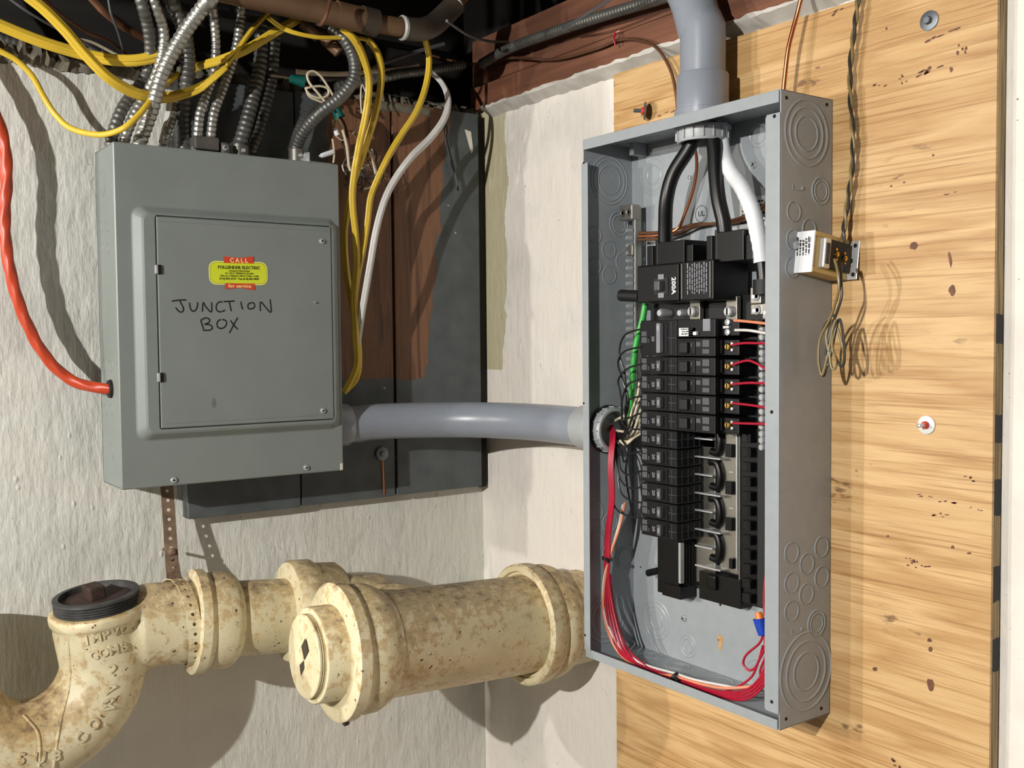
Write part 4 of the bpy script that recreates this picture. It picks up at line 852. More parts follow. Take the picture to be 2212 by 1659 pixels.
# ================================================================== TRANSFORMER
P0 = U(1852, 562, 'x', XP)
T = thing('doorbell_transformer', 'small doorbell transformer with brass terminals beside the panel on the plywood', 'transformer', P0)
Rm = Matrix.Translation(P0) @ Matrix.Rotation(.13, 4, 'Y')
s = MB(); s.box(-.004, -.0025, -.004, .034, -.024, .023, Rm); obj('mounting_plate', s, 'zinc', T, .0006)
for z_ in (-.018, .017): s = MB(); s.lathe(Rm @ Vector((-.0041, .0015, z_)), (-1, 0, 0), [(.0026, 0), (.0026, .0003), (0, .0003)], 12); obj('plate_hole', s, 'dark_hole', T)
s = MB(); s.box(-.068, -.004, .011, .034, -.0225, .0225, Rm); obj('core', s, 'tan_paper', T, .0008)
s = MB(); s.box(-.0695, -.005, .0095, .0335, .0185, .0240, Rm); s.box(-.0695, -.005, .0095, .0335, -.0240, -.0185, Rm); obj('core_frame', s, 'tan_paper', T, .0008)
s = MB(); s.box(-.0705, -.0685, .010, .036, -.025, .0245, Rm); obj('label_plate', s, 'print_white', T, .0004)
base = Rm @ Vector((-.0708, .023, 0))
small_print('lettering', 5, .0018, .0042, .036, base + Vector((-.0002, .009, .0)), (0, 0, 1), (0, 1, 0), 'ink', T)
s = MB(); s.box(-.058, -.046, .0035, .012, -.018, .018, Rm); obj('coil_clip', s, 'zinc', T, .0018)
s = MB(); s.box(-.0555, -.0485, .003, .004, -.013, .012, Rm); obj('coil_window', s, 'thread_grey', T, .0003)
s = MB(); s.box(-.046, -.010, .0045, .012, -.0165, .0175, Rm); obj('terminal_board', s, 'black_matt', T, .0006)
for x_, z_ in ((-.036, .001), (-.020, -.001)):
    c = Rm @ Vector((x_, .0045, z_)); s = MB(); s.lathe(c, (0, -1, 0), [(.0032, 0), (.0032, .003), (.002, .004), (0, .004)], 10); s.lathe(c + Vector((0, 0, .006)), (0, -1, 0), [(.0018, 0), (.0018, .002), (0, .002)], 6); s.lathe(c + Vector((0, 0, -.006)), (0, -1, 0), [(.0016, 0), (.0016, .002), (0, .002)], 6); obj('terminal', s, 'brass', T)
s = MB(); s.lathe(Rm @ Vector((-.072, .034, .004)), (-.3, 0, 1), [(.003, 0), (.003, .008), (0, .009)], 10); obj('conduit_nipple', s, 'zinc', T)
# bell wires
pts = [(1800, 575), (1812, 610), (1810, 650), (1800, 690)]
for i, (mt, pp) in enumerate((('brown_cord', [(1803, 560, -.083), (1810, 590, -.088), (1812, 625, -.088), (1803, 660, -.085), (1792, 690, -.085), (1772, 730, -.087), (1768, 775, -.087), (1774, 808, -.085), (1780, 800, -.085), (1790, 760, -.085), (1798, 715, -.085), (1806, 690, -.085)]),
                 ('black_cord', [(1818, 568, -.072), (1817, 600, -.082), (1818, 640, -.084), (1808, 675, -.083), (1798, 700, -.082), (1788, 740, -.084), (1784, 770, -.084), (1790, 790, -.084), (1796, 760, -.084), (1812, 690, -.082), (1822, 730, -.082), (1824, 780, -.082), (1815, 790, -.082), (1800, 760, -.082)]),
                 ('brown_cord', [(1806, 690, -.080), (1792, 700, -.082), (1785, 730, -.084), (1792, 765, -.085), (1796, 792, -.085), (1803, 797, -.085), (1806, 780, -.085), (1798, 745, -.085), (1806, 705, -.082), (1818, 740, -.08), (1824, 770, -.08), (1818, 790, -.08)]),
                 ('black_cord', [(1802, 680, -.079), (1788, 690, -.08), (1775, 715, -.08), (1768, 750, -.08), (1770, 790, -.08), (1779, 812, -.08), (1787, 785, -.08), (1792, 750, -.08)]))):
    wire('bell_wire', path(pp, 'x'), .0016, mt, ['tan bell wire from the left brass terminal, looping below it', 'black bell wire from the right brass terminal, looping below it', 'tan bell wire coil in the middle of the hanging bundle', 'black bell wire coil at the left of the hanging bundle'][i], 'wire', 'coiled bell wires', 7)
# twisted pair coming down from above
tp = path([(1856, -20, -.034), (1850, 30, -.034), (1842, 90, -.034), (1836, 160, -.033), (1838, 230, -.034), (1843, 300, -.034), (1840, 370, -.034), (1832, 430, -.034), (1824, 490, -.036), (1820, 525, -.040)], 'x', 14)
tw = thing('twisted_cord', 'tan and black twisted cord running down the plywood to the transformer', 'cord', tp[0])
for k, mt in enumerate(('brown_cord', 'black_cord')):
    s = MB(); s.tube([p + Vector((math.cos(i * .33 + k * PI), math.sin(i * .33 + k * PI), 0)) * .0016 for i, p in enumerate(tp)], .0019, 7); obj('strand', s, mt, tw)
wire('copper_ground_wire', path([(1735, -20, -.045), (1722, 30, -.045), (1710, 75, -.048), (1702, 110, -.05), (1696, 160, -.05), (1692, 200, -.05)], 'x'), .0028, 'copper', 'copper ground wire entering the top near corner of the panel', seg=10)
wire('brown_cable', path([(925, 118, -.04), (1010, 138, -.035), (1060, 128, -.03), (1120, 125, -.03), (1200, 128, -.028), (1290, 105, -.026), (1335, 87, -.026), (1380, 86, -.028), (1420, 105, -.03), (1448, 150, -.034), (1460, 200, -.036), (1464, 240, -.038)], 'x'), .0024, 'old_copper', 'thin brown cable running along the sill and down behind the conduit', 'cable', seg=8)
s = MB(); P = U(1330, 85, 'x', -.030); s.tube([P + Vector((0, 0, .010)), P + Vector((-.004, 0, .0)), P + Vector((0, 0, -.010))], .0016, 6); s.tube([P + Vector((0, 0, .010)), P + Vector((.004, -.006, .012))], .0016, 6); single('cable_staple', s, 'red_jacket', 'red plastic coated staple holding the thin brown cable to the sill', 'staple')
wire('thin_grey_cable', path([(965, 45, -.25), (1010, 75, -.2), (1060, 90, -.15), (1120, 90, -.1)], 'y'), .0025, 'wire_grey', 'thin grey cable crossing the dark bay behind the drain pipe', 'cable')
wire('thin_grey_cable', path([(1390, -70, -.15), (1330, -10, -.12), (1260, 35, -.10), (1215, 60, -.07)], 'x'), .0022, 'wire_grey', 'thin grey cable slanting down to the armoured cable over the sill', 'cable')

# ================================================================== ARMOURED CABLES
def extend(pp):
    """let a run that leaves the picture go on up into the joists or out of the bay"""
    pp = list(pp)
    for a, b, at in ((pp[1], pp[0], 0), (pp[-2], pp[-1], 1)):
        if b[1] < 0 or b[0] < 0:
            dx, dy = b[0] - a[0], b[1] - a[1]; L = math.hypot(dx, dy); q = (b[0] + dx / L * 230, b[1] + dy / L * 230, b[2])
            pp = [q] + pp if at == 0 else pp + [q]
    return pp
def armoured(pp, ax, r, mat, label, pitch=.0085, n=10, amp=.14, name='armoured_cable'):
    pp = extend(pp)
    if pp[0][1] > 285: a0 = pp[0]; pp = [(a0[0] - 3, a0[1] + (26 if a0[1] < 316 else 10), a0[2])] + pp
    P = resample(path(pp, ax, n), pitch / 5); prof = (0, .7, 1, .8, .25)
    s = MB(); s.tube(P, r, 12, rf=lambda i, m: r * (1 + amp * (prof[i % 5] - .5))); return single(name, s, mat, label, 'cable', 'armoured cables')
armoured([(303, 305, -.10), (328, 235, -.115), (352, 155, -.14), (392, 80, -.17), (435, 20, -.2), (470, -20, -.22)], 'y', .0098, 'bx_bright', 'bright silver armoured cable slanting across in front of the others')
armoured([(243, 292, -.075), (262, 240, -.075), (285, 205, -.07), (315, 165, -.07), (325, 110, -.09), (318, 50, -.11), (300, -15, -.13)], 'y', .0085, 'bx_dark', 'dark armoured cable at the far left of the junction box top')
armoured([(272, 292, -.08), (292, 245, -.08), (315, 205, -.08), (338, 160, -.09), (352, 110, -.10), (352, 60, -.11), (328, -10, -.13)], 'y', .0075, 'bx_bright', 'silver armoured cable just right of the far left dark one')
armoured([(398, 312, -.07), (398, 255, -.07), (402, 190, -.075), (407, 130, -.08), (398, 70, -.1), (378, 20, -.11), (362, -15, -.12)], 'y', .0102, 'bx_dark', 'thick dark armoured cable rising straight behind the bright one')
armoured([(426, 300, -.09), (432, 245, -.09), (446, 205, -.085), (462, 160, -.08), (466, 100, -.08), (462, 40, -.09), (455, -15, -.1)], 'y', .0068, 'bx_bright', 'left armoured cable of the twin clamp connector', .0075)
armoured([(455, 300, -.09), (462, 245, -.09), (480, 195, -.085), (500, 140, -.08), (512, 95, -.08), (520, 40, -.08), (525, -15, -.09)], 'y', .0070, 'bx_bright', 'right armoured cable of the twin clamp connector', .0075)
armoured([(515, 322, -.08), (532, 265, -.08), (548, 205, -.075), (560, 150, -.07), (564, 100, -.07), (562, 50, -.07)], 'y', .0105, 'bx_dark', 'thick greyish armoured cable rising from the round collar', .009)
armoured([(545, 322, -.055), (560, 285, -.05), (572, 240, -.045), (588, 170, -.04), (595, 80, -.04)], 'y', .0085, 'bx_dark', 'dim armoured cable in the shade right of the thick greyish one')
armoured([(355, 310, -.08), (360, 285, -.08), (370, 255, -.07), (380, 225, -.06)], 'y', .0075, 'bx_bright', 'short silver armoured cable end beside the white cable')
armoured([(640, 318, -.08), (655, 285, -.10), (690, 245, -.13), (735, 210, -.15), (764, 170, -.16), (764, 125, -.16), (745, 85, -.16), (715, 58, -.15)], 'y', .0098, 'bx_dark', 'smooth dark flexible cable curving up from the right collar', .0065, amp=.07)
armoured([(636, 318, -.06), (650, 275, -.06), (675, 235, -.05), (700, 215, -.045)], 'y', .0090, 'bx_dark', 'second dark flexible cable hidden behind the curving one', .0065, amp=.07)
armoured([(725, 188, -.02), (780, 178, -.02), (860, 160, -.02)], 'y', .0090, 'bx_dark', 'armoured cable lying along the top of the boards')
armoured([(1040, 138, -.045), (1100, 105, -.045), (1180, 75, -.045), (1290, 38, -.045), (1400, 5, -.045), (1490, -22, -.045)], 'x', .0085, 'bx_dark', 'armoured cable running along the top of the sill', .0065, amp=.09)
armoured([(860, 160, -.02), (940, 150, -.02), (1000, 140, -.02)], 'y', .0088, 'bx_dark', 'armoured cable in the dark corner leading to the sill', .0065, amp=.09)
armoured([(-10, 82, -.0), (60, 100, -.0), (130, 122, -.0), (200, 150, .0)], 'y', .0070, 'bx_dark', 'dark armoured cable lying on top of the left wall')

# ================================================================== YELLOW / WHITE / ORANGE CABLES
def flatc(pp, r, mat, label, ax='y', flat=.5, fdir=(0, 0, 1), group='yellow cables', cat='cable', ridge=True):
    P = path(extend(pp), ax, 9); s = MB(); s.tube(P, r, 14, flat=flat, fdir=fdir)
    if ridge: s.tube([p + Vector((0, -r * flat * .72, 0)) for p in P], r * .42, 8)
    return single('sheathed_cable', s, mat, label, cat, group)
flatc([(-15, 48, -.07), (50, 75, -.07), (110, 97, -.07), (180, 117, -.07), (250, 130, -.08), (310, 128, -.09), (355, 112, -.09), (392, 88, -.08)], .0084, 'yellow_jacket', 'upper thick yellow cable sagging in from the left edge')
flatc([(45, -20, -.12), (95, 20, -.12), (140, 65, -.12), (185, 118, -.12), (235, 168, -.12), (290, 200, -.11), (335, 210, -.10), (375, 208, -.10), (430, 190, -.11), (475, 155, -.12), (505, 120, -.11), (540, 70, -.1), (578, 28, -.09)], .0080, 'yellow_jacket', 'long thick yellow cable dipping under the bright armoured cable', fdir=(.6, 0, .8))
flatc([(398, 152, -.04), (418, 147, -.05), (450, 137, -.08), (480, 128, -.10), (530, 108, -.11), (590, 72, -.11), (645, 40, -.11)], .0068, 'yellow_jacket', 'yellow cable rising to the right toward the drain pipe')
flatc([(-10, 105, -.05), (35, 130, -.05), (70, 165, -.05), (95, 210, -.05), (120, 248, -.055), (155, 278, -.07), (215, 291, -.10), (265, 278, -.13), (300, 248, -.13), (328, 214, -.12), (355, 185, -.09), (385, 160, -.07)], .0042, 'yellow_jacket', 'thin yellow cable drooping over the corner of the junction box', flat=.9, ridge=False)
flatc([(580, 38, -.13), (620, 65, -.15), (680, 80, -.16), (740, 82, -.16), (790, 86, -.16), (815, 115, -.16), (824, 165, -.15), (812, 240, -.14), (790, 315, -.12), (762, 400, -.10), (748, 470, -.08), (744, 520, -.075), (750, 600, -.075), (765, 680, -.08), (775, 760, -.085), (770, 815, -.08), (742, 848, -.07)], .0062, 'yellow_jacket', 'yellow cable arching down the right side of the box, outermost at the top', fdir=(1, 0, 0))
flatc([(738, 60, -.18), (765, 85, -.18), (785, 125, -.17), (797, 180, -.16), (790, 250, -.15), (775, 320, -.13), (763, 395, -.12), (762, 450, -.115), (768, 510, -.11), (770, 570, -.10), (765, 640, -.10), (768, 720, -.10), (770, 790, -.09), (745, 845, -.08)], .0064, 'yellow_jacket', 'yellow cable hanging straightest beside the junction box', fdir=(1, 0, 0))
flatc([(918, 85, -.14), (927, 130, -.14), (920, 185, -.14), (900, 240, -.14), (868, 290, -.13), (838, 340, -.13), (812, 395, -.12), (800, 430, -.11), (794, 480, -.105), (784, 540, -.10), (772, 600, -.095), (766, 660, -.09), (772, 730, -.09), (774, 790, -.085), (750, 840, -.07)], .0058, 'yellow_jacket', 'yellow cable dropping from the copper pipe elbow to the box side', fdir=(1, 0, 0))
flatc([(930, 155, -.08), (955, 180, -.09), (968, 215, -.11), (960, 255, -.12), (930, 298, -.125), (890, 338, -.13), (855, 385, -.13), (830, 435, -.13), (812, 500, -.125), (800, 570, -.12), (788, 640, -.11), (778, 700, -.10), (772, 745, -.09)], .0062, 'white_jacket', 'white sheathed cable looping down beside the yellow ones', fdir=(1, 0, 0), group='white cables')
flatc([(350, 310, -.085), (360, 270, -.08), (366, 240, -.07), (368, 215, -.06)], .0052, 'white_jacket', 'short white cable between armoured cables on the box top', fdir=(1, 0, 0), group='white cables')
t = thing('orange_cable', 'twisted orange cable hanging at the left edge into the box grommet', 'cable', G)
P = resample(path([(-420, -420, -.045), (-300, -200, -.045), (-190, -40, -.045), (-120, 60, -.045), (-60, 150, -.045), (-18, 230, -.045), (2, 280, -.045), (13, 340, -.045), (14, 400, -.045), (10, 455, -.045), (12, 520, -.045), (25, 600, -.045), (50, 680, -.045), (90, 758, -.048), (140, 812, -.055), (190, 834, -.07), (241, 840, G.y)], 'y', 10), .003)
s = MB()
T_ = [(P[min(i + 1, len(P) - 1)] - P[max(i - 1, 0)]).normalized() for i in range(len(P))]
R = []
u = T_[0].orthogonal().normalized()
for i, p in enumerate(P):
    u = (u - T_[i] * u.dot(T_[i])).normalized(); v = T_[i].cross(u); ph = i * .16
    R.append([p + (u * math.cos(a) + v * math.sin(a)) * .0078 * (1 + .07 * math.cos(3 * (a - ph))) for a in [2 * PI * k / 18 for k in range(18)]])
s.rings(R); obj('jacket', s, 'orange_jacket', t)
# overhead pale and brown thin cables in the dark bay
for i, (pp, r, mt, lb) in enumerate((([(10, -10, -.1), (60, 25, -.1), (120, 60, -.08), (170, 85, -.06), (230, 120, -.04), (290, 140, -.03)], .002, 'wire_grey', 'thin dark cable from the top left corner across the bay'),
    ([(85, -12, -.1), (130, 30, -.09), (185, 68, -.08), (240, 92, -.06), (300, 142, -.04)], .0025, 'old_copper', 'thin brown cable below the yellow ones in the top left bay'),
    ([(190, -12, -.08), (230, 30, -.08), (270, 60, -.07), (318, 85, -.06)], .006, 'old_copper', 'flat brown cable in the shadows of the top left bay'),
    ([(165, 84, -.06), (200, 92, -.05), (240, 112, -.04), (295, 142, -.03)], .0022, 'cream_jacket', 'pale thin wire above the left wall'),
    ([(232, -12, -.09), (240, 30, -.09), (255, 70, -.08), (266, 108, -.06)], .0018, 'wire_grey', 'thin vertical wire in the top left bay'),
    ([(640, 155, -.02), (720, 160, -.02), (800, 156, -.02), (880, 148, -.02), (905, 142, -.02)], .0045, 'cream_jacket', 'flat pale cable lying along the wall top behind the yellow cables'),
    ([(690, 172, -.02), (760, 168, -.02), (820, 140, -.02), (900, 112, -.02), (960, 95, -.02)], .0035, 'wire_grey', 'grey cable slanting up through the dark bay'))):
    flatc(pp, r, mt, lb, flat=.5 if r > .0024 else 1, group=None, ridge=False)

# tangle of bell wires by the box: loops and connectors
def lw(pp, r, mt, lb, cat='wire', grp='loose wire ends beside the junction box'): return wire('loose_wire', path(pp, 'y', 6), r, mt, lb, cat, grp, 7)
lw([(718, 240, -.10), (690, 205, -.10), (668, 178, -.10), (664, 160, -.10), (676, 154, -.10), (692, 164, -.10), (710, 190, -.10), (722, 212, -.10)], .0020, 'cream_jacket', 'tall narrow loop of cream wire above the dark curving cable')
lw([(716, 228, -.09), (688, 218, -.09), (668, 208, -.09), (660, 190, -.09), (654, 180, -.08)], .0019, 'cream_jacket', 'cream wire sweeping left under the loops')
lw([(663, 190, -.10), (690, 186, -.10), (708, 192, -.10), (708, 205, -.10), (692, 212, -.10), (672, 206, -.10), (662, 196, -.10)], .0019, 'cream_jacket', 'small oval loop of cream wire above the dark curving cable')
lw([(584, 163, -.05), (610, 166, -.05), (630, 170, -.05)], .0020, 'cream_jacket', 'short cream wire ending in the upper teal connector')
lw([(728, 255, -.10), (738, 275, -.10), (748, 310, -.10), (752, 340, -.10), (754, 360, -.10), (760, 372, -.10)], .0024, 'cream_jacket', 'cream wire hanging below the lower teal connector')
lw([(735, 252, -.09), (745, 270, -.09), (752, 300, -.09), (754, 345, -.09)], .0022, 'old_copper', 'brown wire hanging below the lower teal connector')
lw([(720, 258, -.10), (722, 275, -.10), (724, 285, -.10)], .0020, 'brown_cord', 'short tan wire entering the white wire connector')
lw([(802, 322, -.07), (806, 350, -.07), (812, 380, -.07), (812, 395, -.07), (806, 402, -.07), (785, 408, -.07)], .0022, 'cream_jacket', 'pale wire bent like a hook in front of the boards')
lw([(718, 300, -.10), (722, 330, -.10), (720, 352, -.10)], .0016, 'cream_jacket', 'thin pale wire standing at the box corner')
lw([(725, 293, -.09), (740, 303, -.09), (760, 290, -.09), (770, 275, -.09), (785, 272, -.09)], .0010, 'cream_jacket', 'hair-thin pale wire curling below the white connector')
lw([(757, 282, -.09), (770, 300, -.09), (768, 315, -.09), (755, 318, -.09)], .0010, 'brown_cord', 'hair-thin tan wire ring beside the yellow cables')
s = MB()
for i in range(16):
    a = random.uniform(755, 806); b = random.uniform(300, 400); q = [(a + 24 * math.cos(t_ + i) * random.uniform(.5, 1.2), b + 26 * math.sin(t_ + i) * random.uniform(.5, 1.2), -.05 - .02 * random.random()) for t_ in (0, .9, 1.8, 2.7, 3.6, 4.5)]
    s.tube(path(q, 'y', 6), .0008, 6)
o = single('wire_tangle', s, 'wire_grey', 'tangle of hair-thin dark wires in front of the bare wood boards', 'wire'); o['kind'] = 'stuff'
for i, (pp, mt, lb) in enumerate((([(742, 262), (748, 290), (746, 330), (756, 362)], 'old_copper', 'brown wire falling between the teal connector and yellow cables'), ([(748, 340), (740, 355), (742, 368), (748, 378)], 'white_jacket', 'short white wire end curling at the box corner'),
    ([(770, 372), (785, 362), (796, 356)], 'cream_jacket', 'short pale wire stub behind the yellow cables'), ([(760, 385), (780, 378), (800, 384), (818, 372)], 'wire_grey', 'grey wire bowing behind the yellow cables'), ([(772, 300), (790, 315), (806, 345), (815, 375)], 'brown_cord', 'tan wire slanting across the bare wood board'),
    ([(800, 225), (790, 200), (782, 183), (779, 210), (781, 245)], 'cream_jacket', 'hair-thin pale loop hanging at the top between the yellow cables'))):
    lw([(a, b, -.075) for a, b in pp], .0013, mt, lb)
for (a, b, c, d), lb in (((628, 170, 655, 177), 'upper teal wire connector in the shadow above the boards'), ((722, 228, 735, 256), 'lower teal wire connector on the hanging bundle')):
    t = thing('wire_connector', lb, 'connector', U(a, b, 'y', -.09)); s = MB(); s.tube([U(a, b, 'y', -.09), U(c, d, 'y', -.09)], .0085, 8, rf=lambda i, n: (.0065, .0095)[i]); obj('cap', s, 'teal_plastic', t, .001)
for (a, b, c, d), lb in (((722, 276, 729, 292), 'small white wire connector pointing down beside the cables'), ((690, 338, 720, 328), 'white wire connector lying on the box top corner')):
    t = thing('wire_connector', lb, 'connector', U(a, b, 'y', -.10)); A_, B_ = U(a, b, 'y', -.10), U(c, d, 'y', -.10)
    s = MB(); s.tube([A_, A_.lerp(B_, .12), A_.lerp(B_, .13), A_.lerp(B_, .3), B_], .004, 12, rf=lambda i, n: (.0022, .0024, .0036, .0042, .0042)[i]); obj('sleeve', s, 'tape_white', t)
# short cable stub hanging on the third board
s = MB(); s.tube(path([(962, 258, -.045), (967, 285, -.045), (966, 300, -.045), (975, 340, -.042), (985, 385, -.042), (990, 412, -.042)], 'y', 6), .0022, 8); s.tube(path([(960, 262, -.05), (962, 300, -.048), (970, 335, -.045), (978, 365, -.042)], 'y', 6), .0016, 7); single('cut_cable', s, 'wire_grey', 'cut grey twin cable dangling in front of the grey board', 'cable')

# ================================================================== OVERHEAD DRAIN PIPE
yd = -.20
D1 = thing('drain_pipe', 'old brown copper drain pipe with fittings crossing under the joists', 'pipe', U(860, 55, 'y', yd))
def seg(pts, r, mat, nm, n=4, sg=24): s = MB(); s.tube([U(a, b, 'y', yd + d) for a, b, d in pts] if n == 0 else spline([U(a, b, 'y', yd + d) for a, b, d in pts], n), r, sg); return obj(nm, s, mat, D1)
k = mpp(U(700, 20, 'y', yd))
seg([(-260, -195, 0), (430, -35, 0), (560, -4, 0), (730, 32, 0)], 26 * k, 'drain_copper', 'pipe_run'); seg([(724, 29, 0), (742, 34, 0), (785, 44, 0)], 28 * k, 'drain_copper', 'coupling'); seg([(780, 42, 0), (812, 50, 0)], 30 * k, 'fitting_dark', 'coupling', 1)
seg([(812, 50, 0), (878, 62, 0)], 21 * k, 'drain_copper', 'pipe_run', 1); seg([(868, 60, 0), (905, 64, 0), (935, 55, .01), (965, 28, .02), (985, 8, .02)], 26 * k, 'fitting_dark', 'elbow', 8); seg([(975, 12, .02), (1010, -25, .03)], 20 * k, 'drain_copper', 'pipe_run', 1)
s = MB(); c = U(868, 60, 'y', yd); s.lathe(c, U(905, 64, 'y', yd) - c, [(24 * k, -.003), (28 * k, 0), (27 * k, .004), (24 * k, .005)], 24, caps=False); obj('solder_ring', s, 'solder', D1)
s = MB(); c = U(981, 9, 'y', yd + .02); s.lathe(c, U(1000, -12, 'y', yd + .02) - c, [(22 * k, -.004), (27 * k, 0), (25 * k, .004), (21 * k, .005)], 24, caps=False); obj('solder_ring', s, 'solder', D1)
s = MB(); s.tube(path([(716, -10, -.25), (706, 30, -.25), (695, 52, -.24), (688, 52, -.23)], 'y', 5), .003, 8); single('hanger_hook', s, 'old_copper', 'copper hook hanging in front of the brown drain pipe', 'hook')
s = MB(); a = U(655, 50, 'y', -.12); 
for q, (dx, dz) in enumerate(((0, 0), (.02, -.006), (.035, -.018))): s.tube([a + Vector((dx, 0, dz)), a + Vector((dx + .02, -.01, dz - .02))], .010, 7)
single('pipe_bracket', s, 'drain_copper', 'torn pinkish bracket behind the drain pipe', 'bracket', bev=.002)

# ================================================================== CAST IRON PIPES
zl, zr = -.3600, -.3790
def AX(x): return Vector((x, -.27 - .02 * (x + .48) / .48, zl + (zr - zl) * (x + .48) / .48))
MP = thing('main_soil_pipe', 'large cream painted cast iron pipe with cleanout running into the right wall', 'pipe', AX(-.25))
ax = (AX(.0) - AX(-.48)).normalized()
def lathe_on(x, prof, nm, mat='cream_iron', seg_=48, parent=MP, c=None, a=None, caps=True):
    s = MB(); s.lathe(AX(x) if c is None else c, ax if a is None else a, prof, seg_, caps=caps); return obj(nm, s, mat, parent)
rp = .0775
xh0 = U(700, 1405, 'y', -.27).x; xh1 = U(850, 1385, 'y', -.27).x
# hub of the cleanout end: lip, body, narrow neck
s = MB(); H0 = AX(-.445)
s.lathe(H0, ax, [(.070, -.002), (.094, -.003), (.0985, .000), (.0985, .016), (.0945, .020), (.0915, .026), (.0915, .030), (.0935, .036), (.0925, .052), (.086, .066), (rp, .078), (rp, .40)], 56, caps=True)
obj('pipe_body', s, 'cream_iron', MP)
CO = obj('cleanout_ferrule', MB().lathe(AX(-.480), ax, [(.056, 0), (.0665, 0), (.0680, .002), (.0680, .040)], 48, caps=False), 'cream_iron', MP)
s = MB(); prof = [(.0, -.010), (.0575, -.010), (.0590, -.009)]
for q in range(3): prof += [(.0590, -.0075 + q * .003), (.0590, -.0062 + q * .003), (.0565, -.0060 + q * .003), (.0565, -.0048 + q * .003)]
prof += [(.0590, .004)]; s.lathe(AX(-.480), ax, prof, 72, smooth=False); PG = obj('cleanout_plug', s, 'cream_iron', MP)
# countersunk square in the plug, shown as recess pieces
c = AX(-.4905); uu = Vector((0, 0, 1)); vv = ax.cross(uu).normalized()
for (p_, q_, r_, s_) in (((.010, .016), (.022, .008), (.010, -.004), (-.003, .004)), ((-.004, .002), (-.012, -.010), (-.024, -.006), (-.012, .004))):
    m_ = MB(); m_.prism([c + uu * a_[0] * 1.3 + vv * a_[1] * 1.3 - ax * .0003 for a_ in (p_, q_, r_, s_)], -ax * .0004); obj('plug_recess', m_, 'fitting_dark', PG)
s = MB(); c2 = AX(-.4445) + Vector((0, -.030, -.084)); s.box(-.004, .006, -.012, .012, -.010, .008, Matrix.Translation(c2) @ Matrix.Rotation(.5, 4, 'X')); obj('rust_patch', s, 'rust_dark', MP, .003)
# second hub near the wall
lathe_on(-.118, [(rp, .004), (.080, .001), (.0835, .001), (.0850, -.004), (.093, -.005), (.0965, -.002), (.0965, .018), (.0935, .022), (.0900, .030), (.0925, .034), (.0925, .044), (.0895, .054), (.0860, .060), (rp, .068), (rp, .085)], 'hub')
lathe_on(-.05, [(rp * .99, 0), (rp * .99, .048)], 'pipe_end')
# lead joint lines
lathe_on(-.4435, [(.0695, .0), (.0765, -.0035), (.082, .0), (.08, .002)], 'lead_joint', caps=False)
# branch pipe behind with hub, wye
bz_ = -.322
qa = U(350, 1347, 'y', -.100); qb = U(600, 1330, 'y', -.115)
def BXp(x): return qa + (qb - qa) * ((x - qa.x) / (qb.x - qa.x))
ab = (BXp(-.45) - BXp(-.66)).normalized(); rb = .0590
BP = thing('branch_soil_pipe', 'smaller cream cast iron pipe with hub joining behind the large pipe', 'pipe', BXp(-.5))
xa = U(412, 1345, 'y', -.105).x
s = MB(); s.lathe(BXp(xa), ab, [(rb, .0), (.071, -.001), (.0765, .001), (.077, .014), (.073, .018), (.0700, .023), (.0715, .029), (.0715, .052), (.067, .060), (.060, .066), (.0565, .068), (.0565, .30)], 48); obj('hub', s, 'cream_iron', BP)
c = BXp(-.44) + Vector((0, .0, .006)); s = MB(); s.lathe(c, ab, [(.055, -.012), (.075, -.010), (.079, -.004), (.079, .024), (.073, .034), (.073, .066), (.066, .076), (.05, .078)], 48); obj('wye_hub', s, 'cream_iron', BP)
s = MB(); s.tube([c + ab * .05, c + ab * .10 + Vector((0, -.03, -.01)), AX(-.24)], .062, 32); obj('wye_branch', s, 'cream_iron', BP)
# ---- running trap at the left
yt = -.100; tc = U(62, 1450, 'y', yt); R1 = .0975; rt = .0580
TR = thing('running_trap', 'cream painted cast iron trap fitting with embossed lettering and open cleanout plug', 'trap', tc)
s = MB(); top_ = U(207, 1340, 'y', yt); lean = Vector((.06, 0, 1)).normalized()
pts = [U(214, 1318, 'y', yt), U(213, 1380, 'y', yt)]
arc = [tc + Vector((R1 * math.cos(q), 0, R1 * math.sin(q))) for q in [-PI * k / 20 for k in range(21)]]
s.tube([top_] + arc + [arc[-1] + Vector((0, 0, .075))], rt, 40)
s.tube([BXp(-.672) + Vector((0, 0, -.004)), BXp(-.65), BXp(xa + .004)], .0600, 40)
s.tube([BXp(-.72) + Vector((0, 0, -.020)), BXp(-.685) + Vector((0, 0, -.012)), BXp(-.65) + Vector((0, 0, -.004))], .0545, 40, rf=lambda i, n: (.046, .0545, .0585)[i])
axn = Vector((-.10, -.05, 1)).normalized(); ct = U(212, 1322, 'y', yt)
s.lathe(ct - axn * .030, axn, [(rt * .98, -.03), (rt, .008), (.0600, .019), (.0655, .024), (.0655, .036), (.062, .038), (.04, .038)], 40)
me = s.mesh('trap_body', tc); tb = obj('trap_body', me, 'cream_iron', TR)
tb_me_world = MB(); 
rm = tb.modifiers.new('remesh', 'REMESH'); rm.mode = 'VOXEL'; rm.voxel_size = .0028; rm.use_smooth_shade = True
sm = tb.modifiers.new('smooth', 'SMOOTH'); sm.factor = .5; sm.iterations = 6
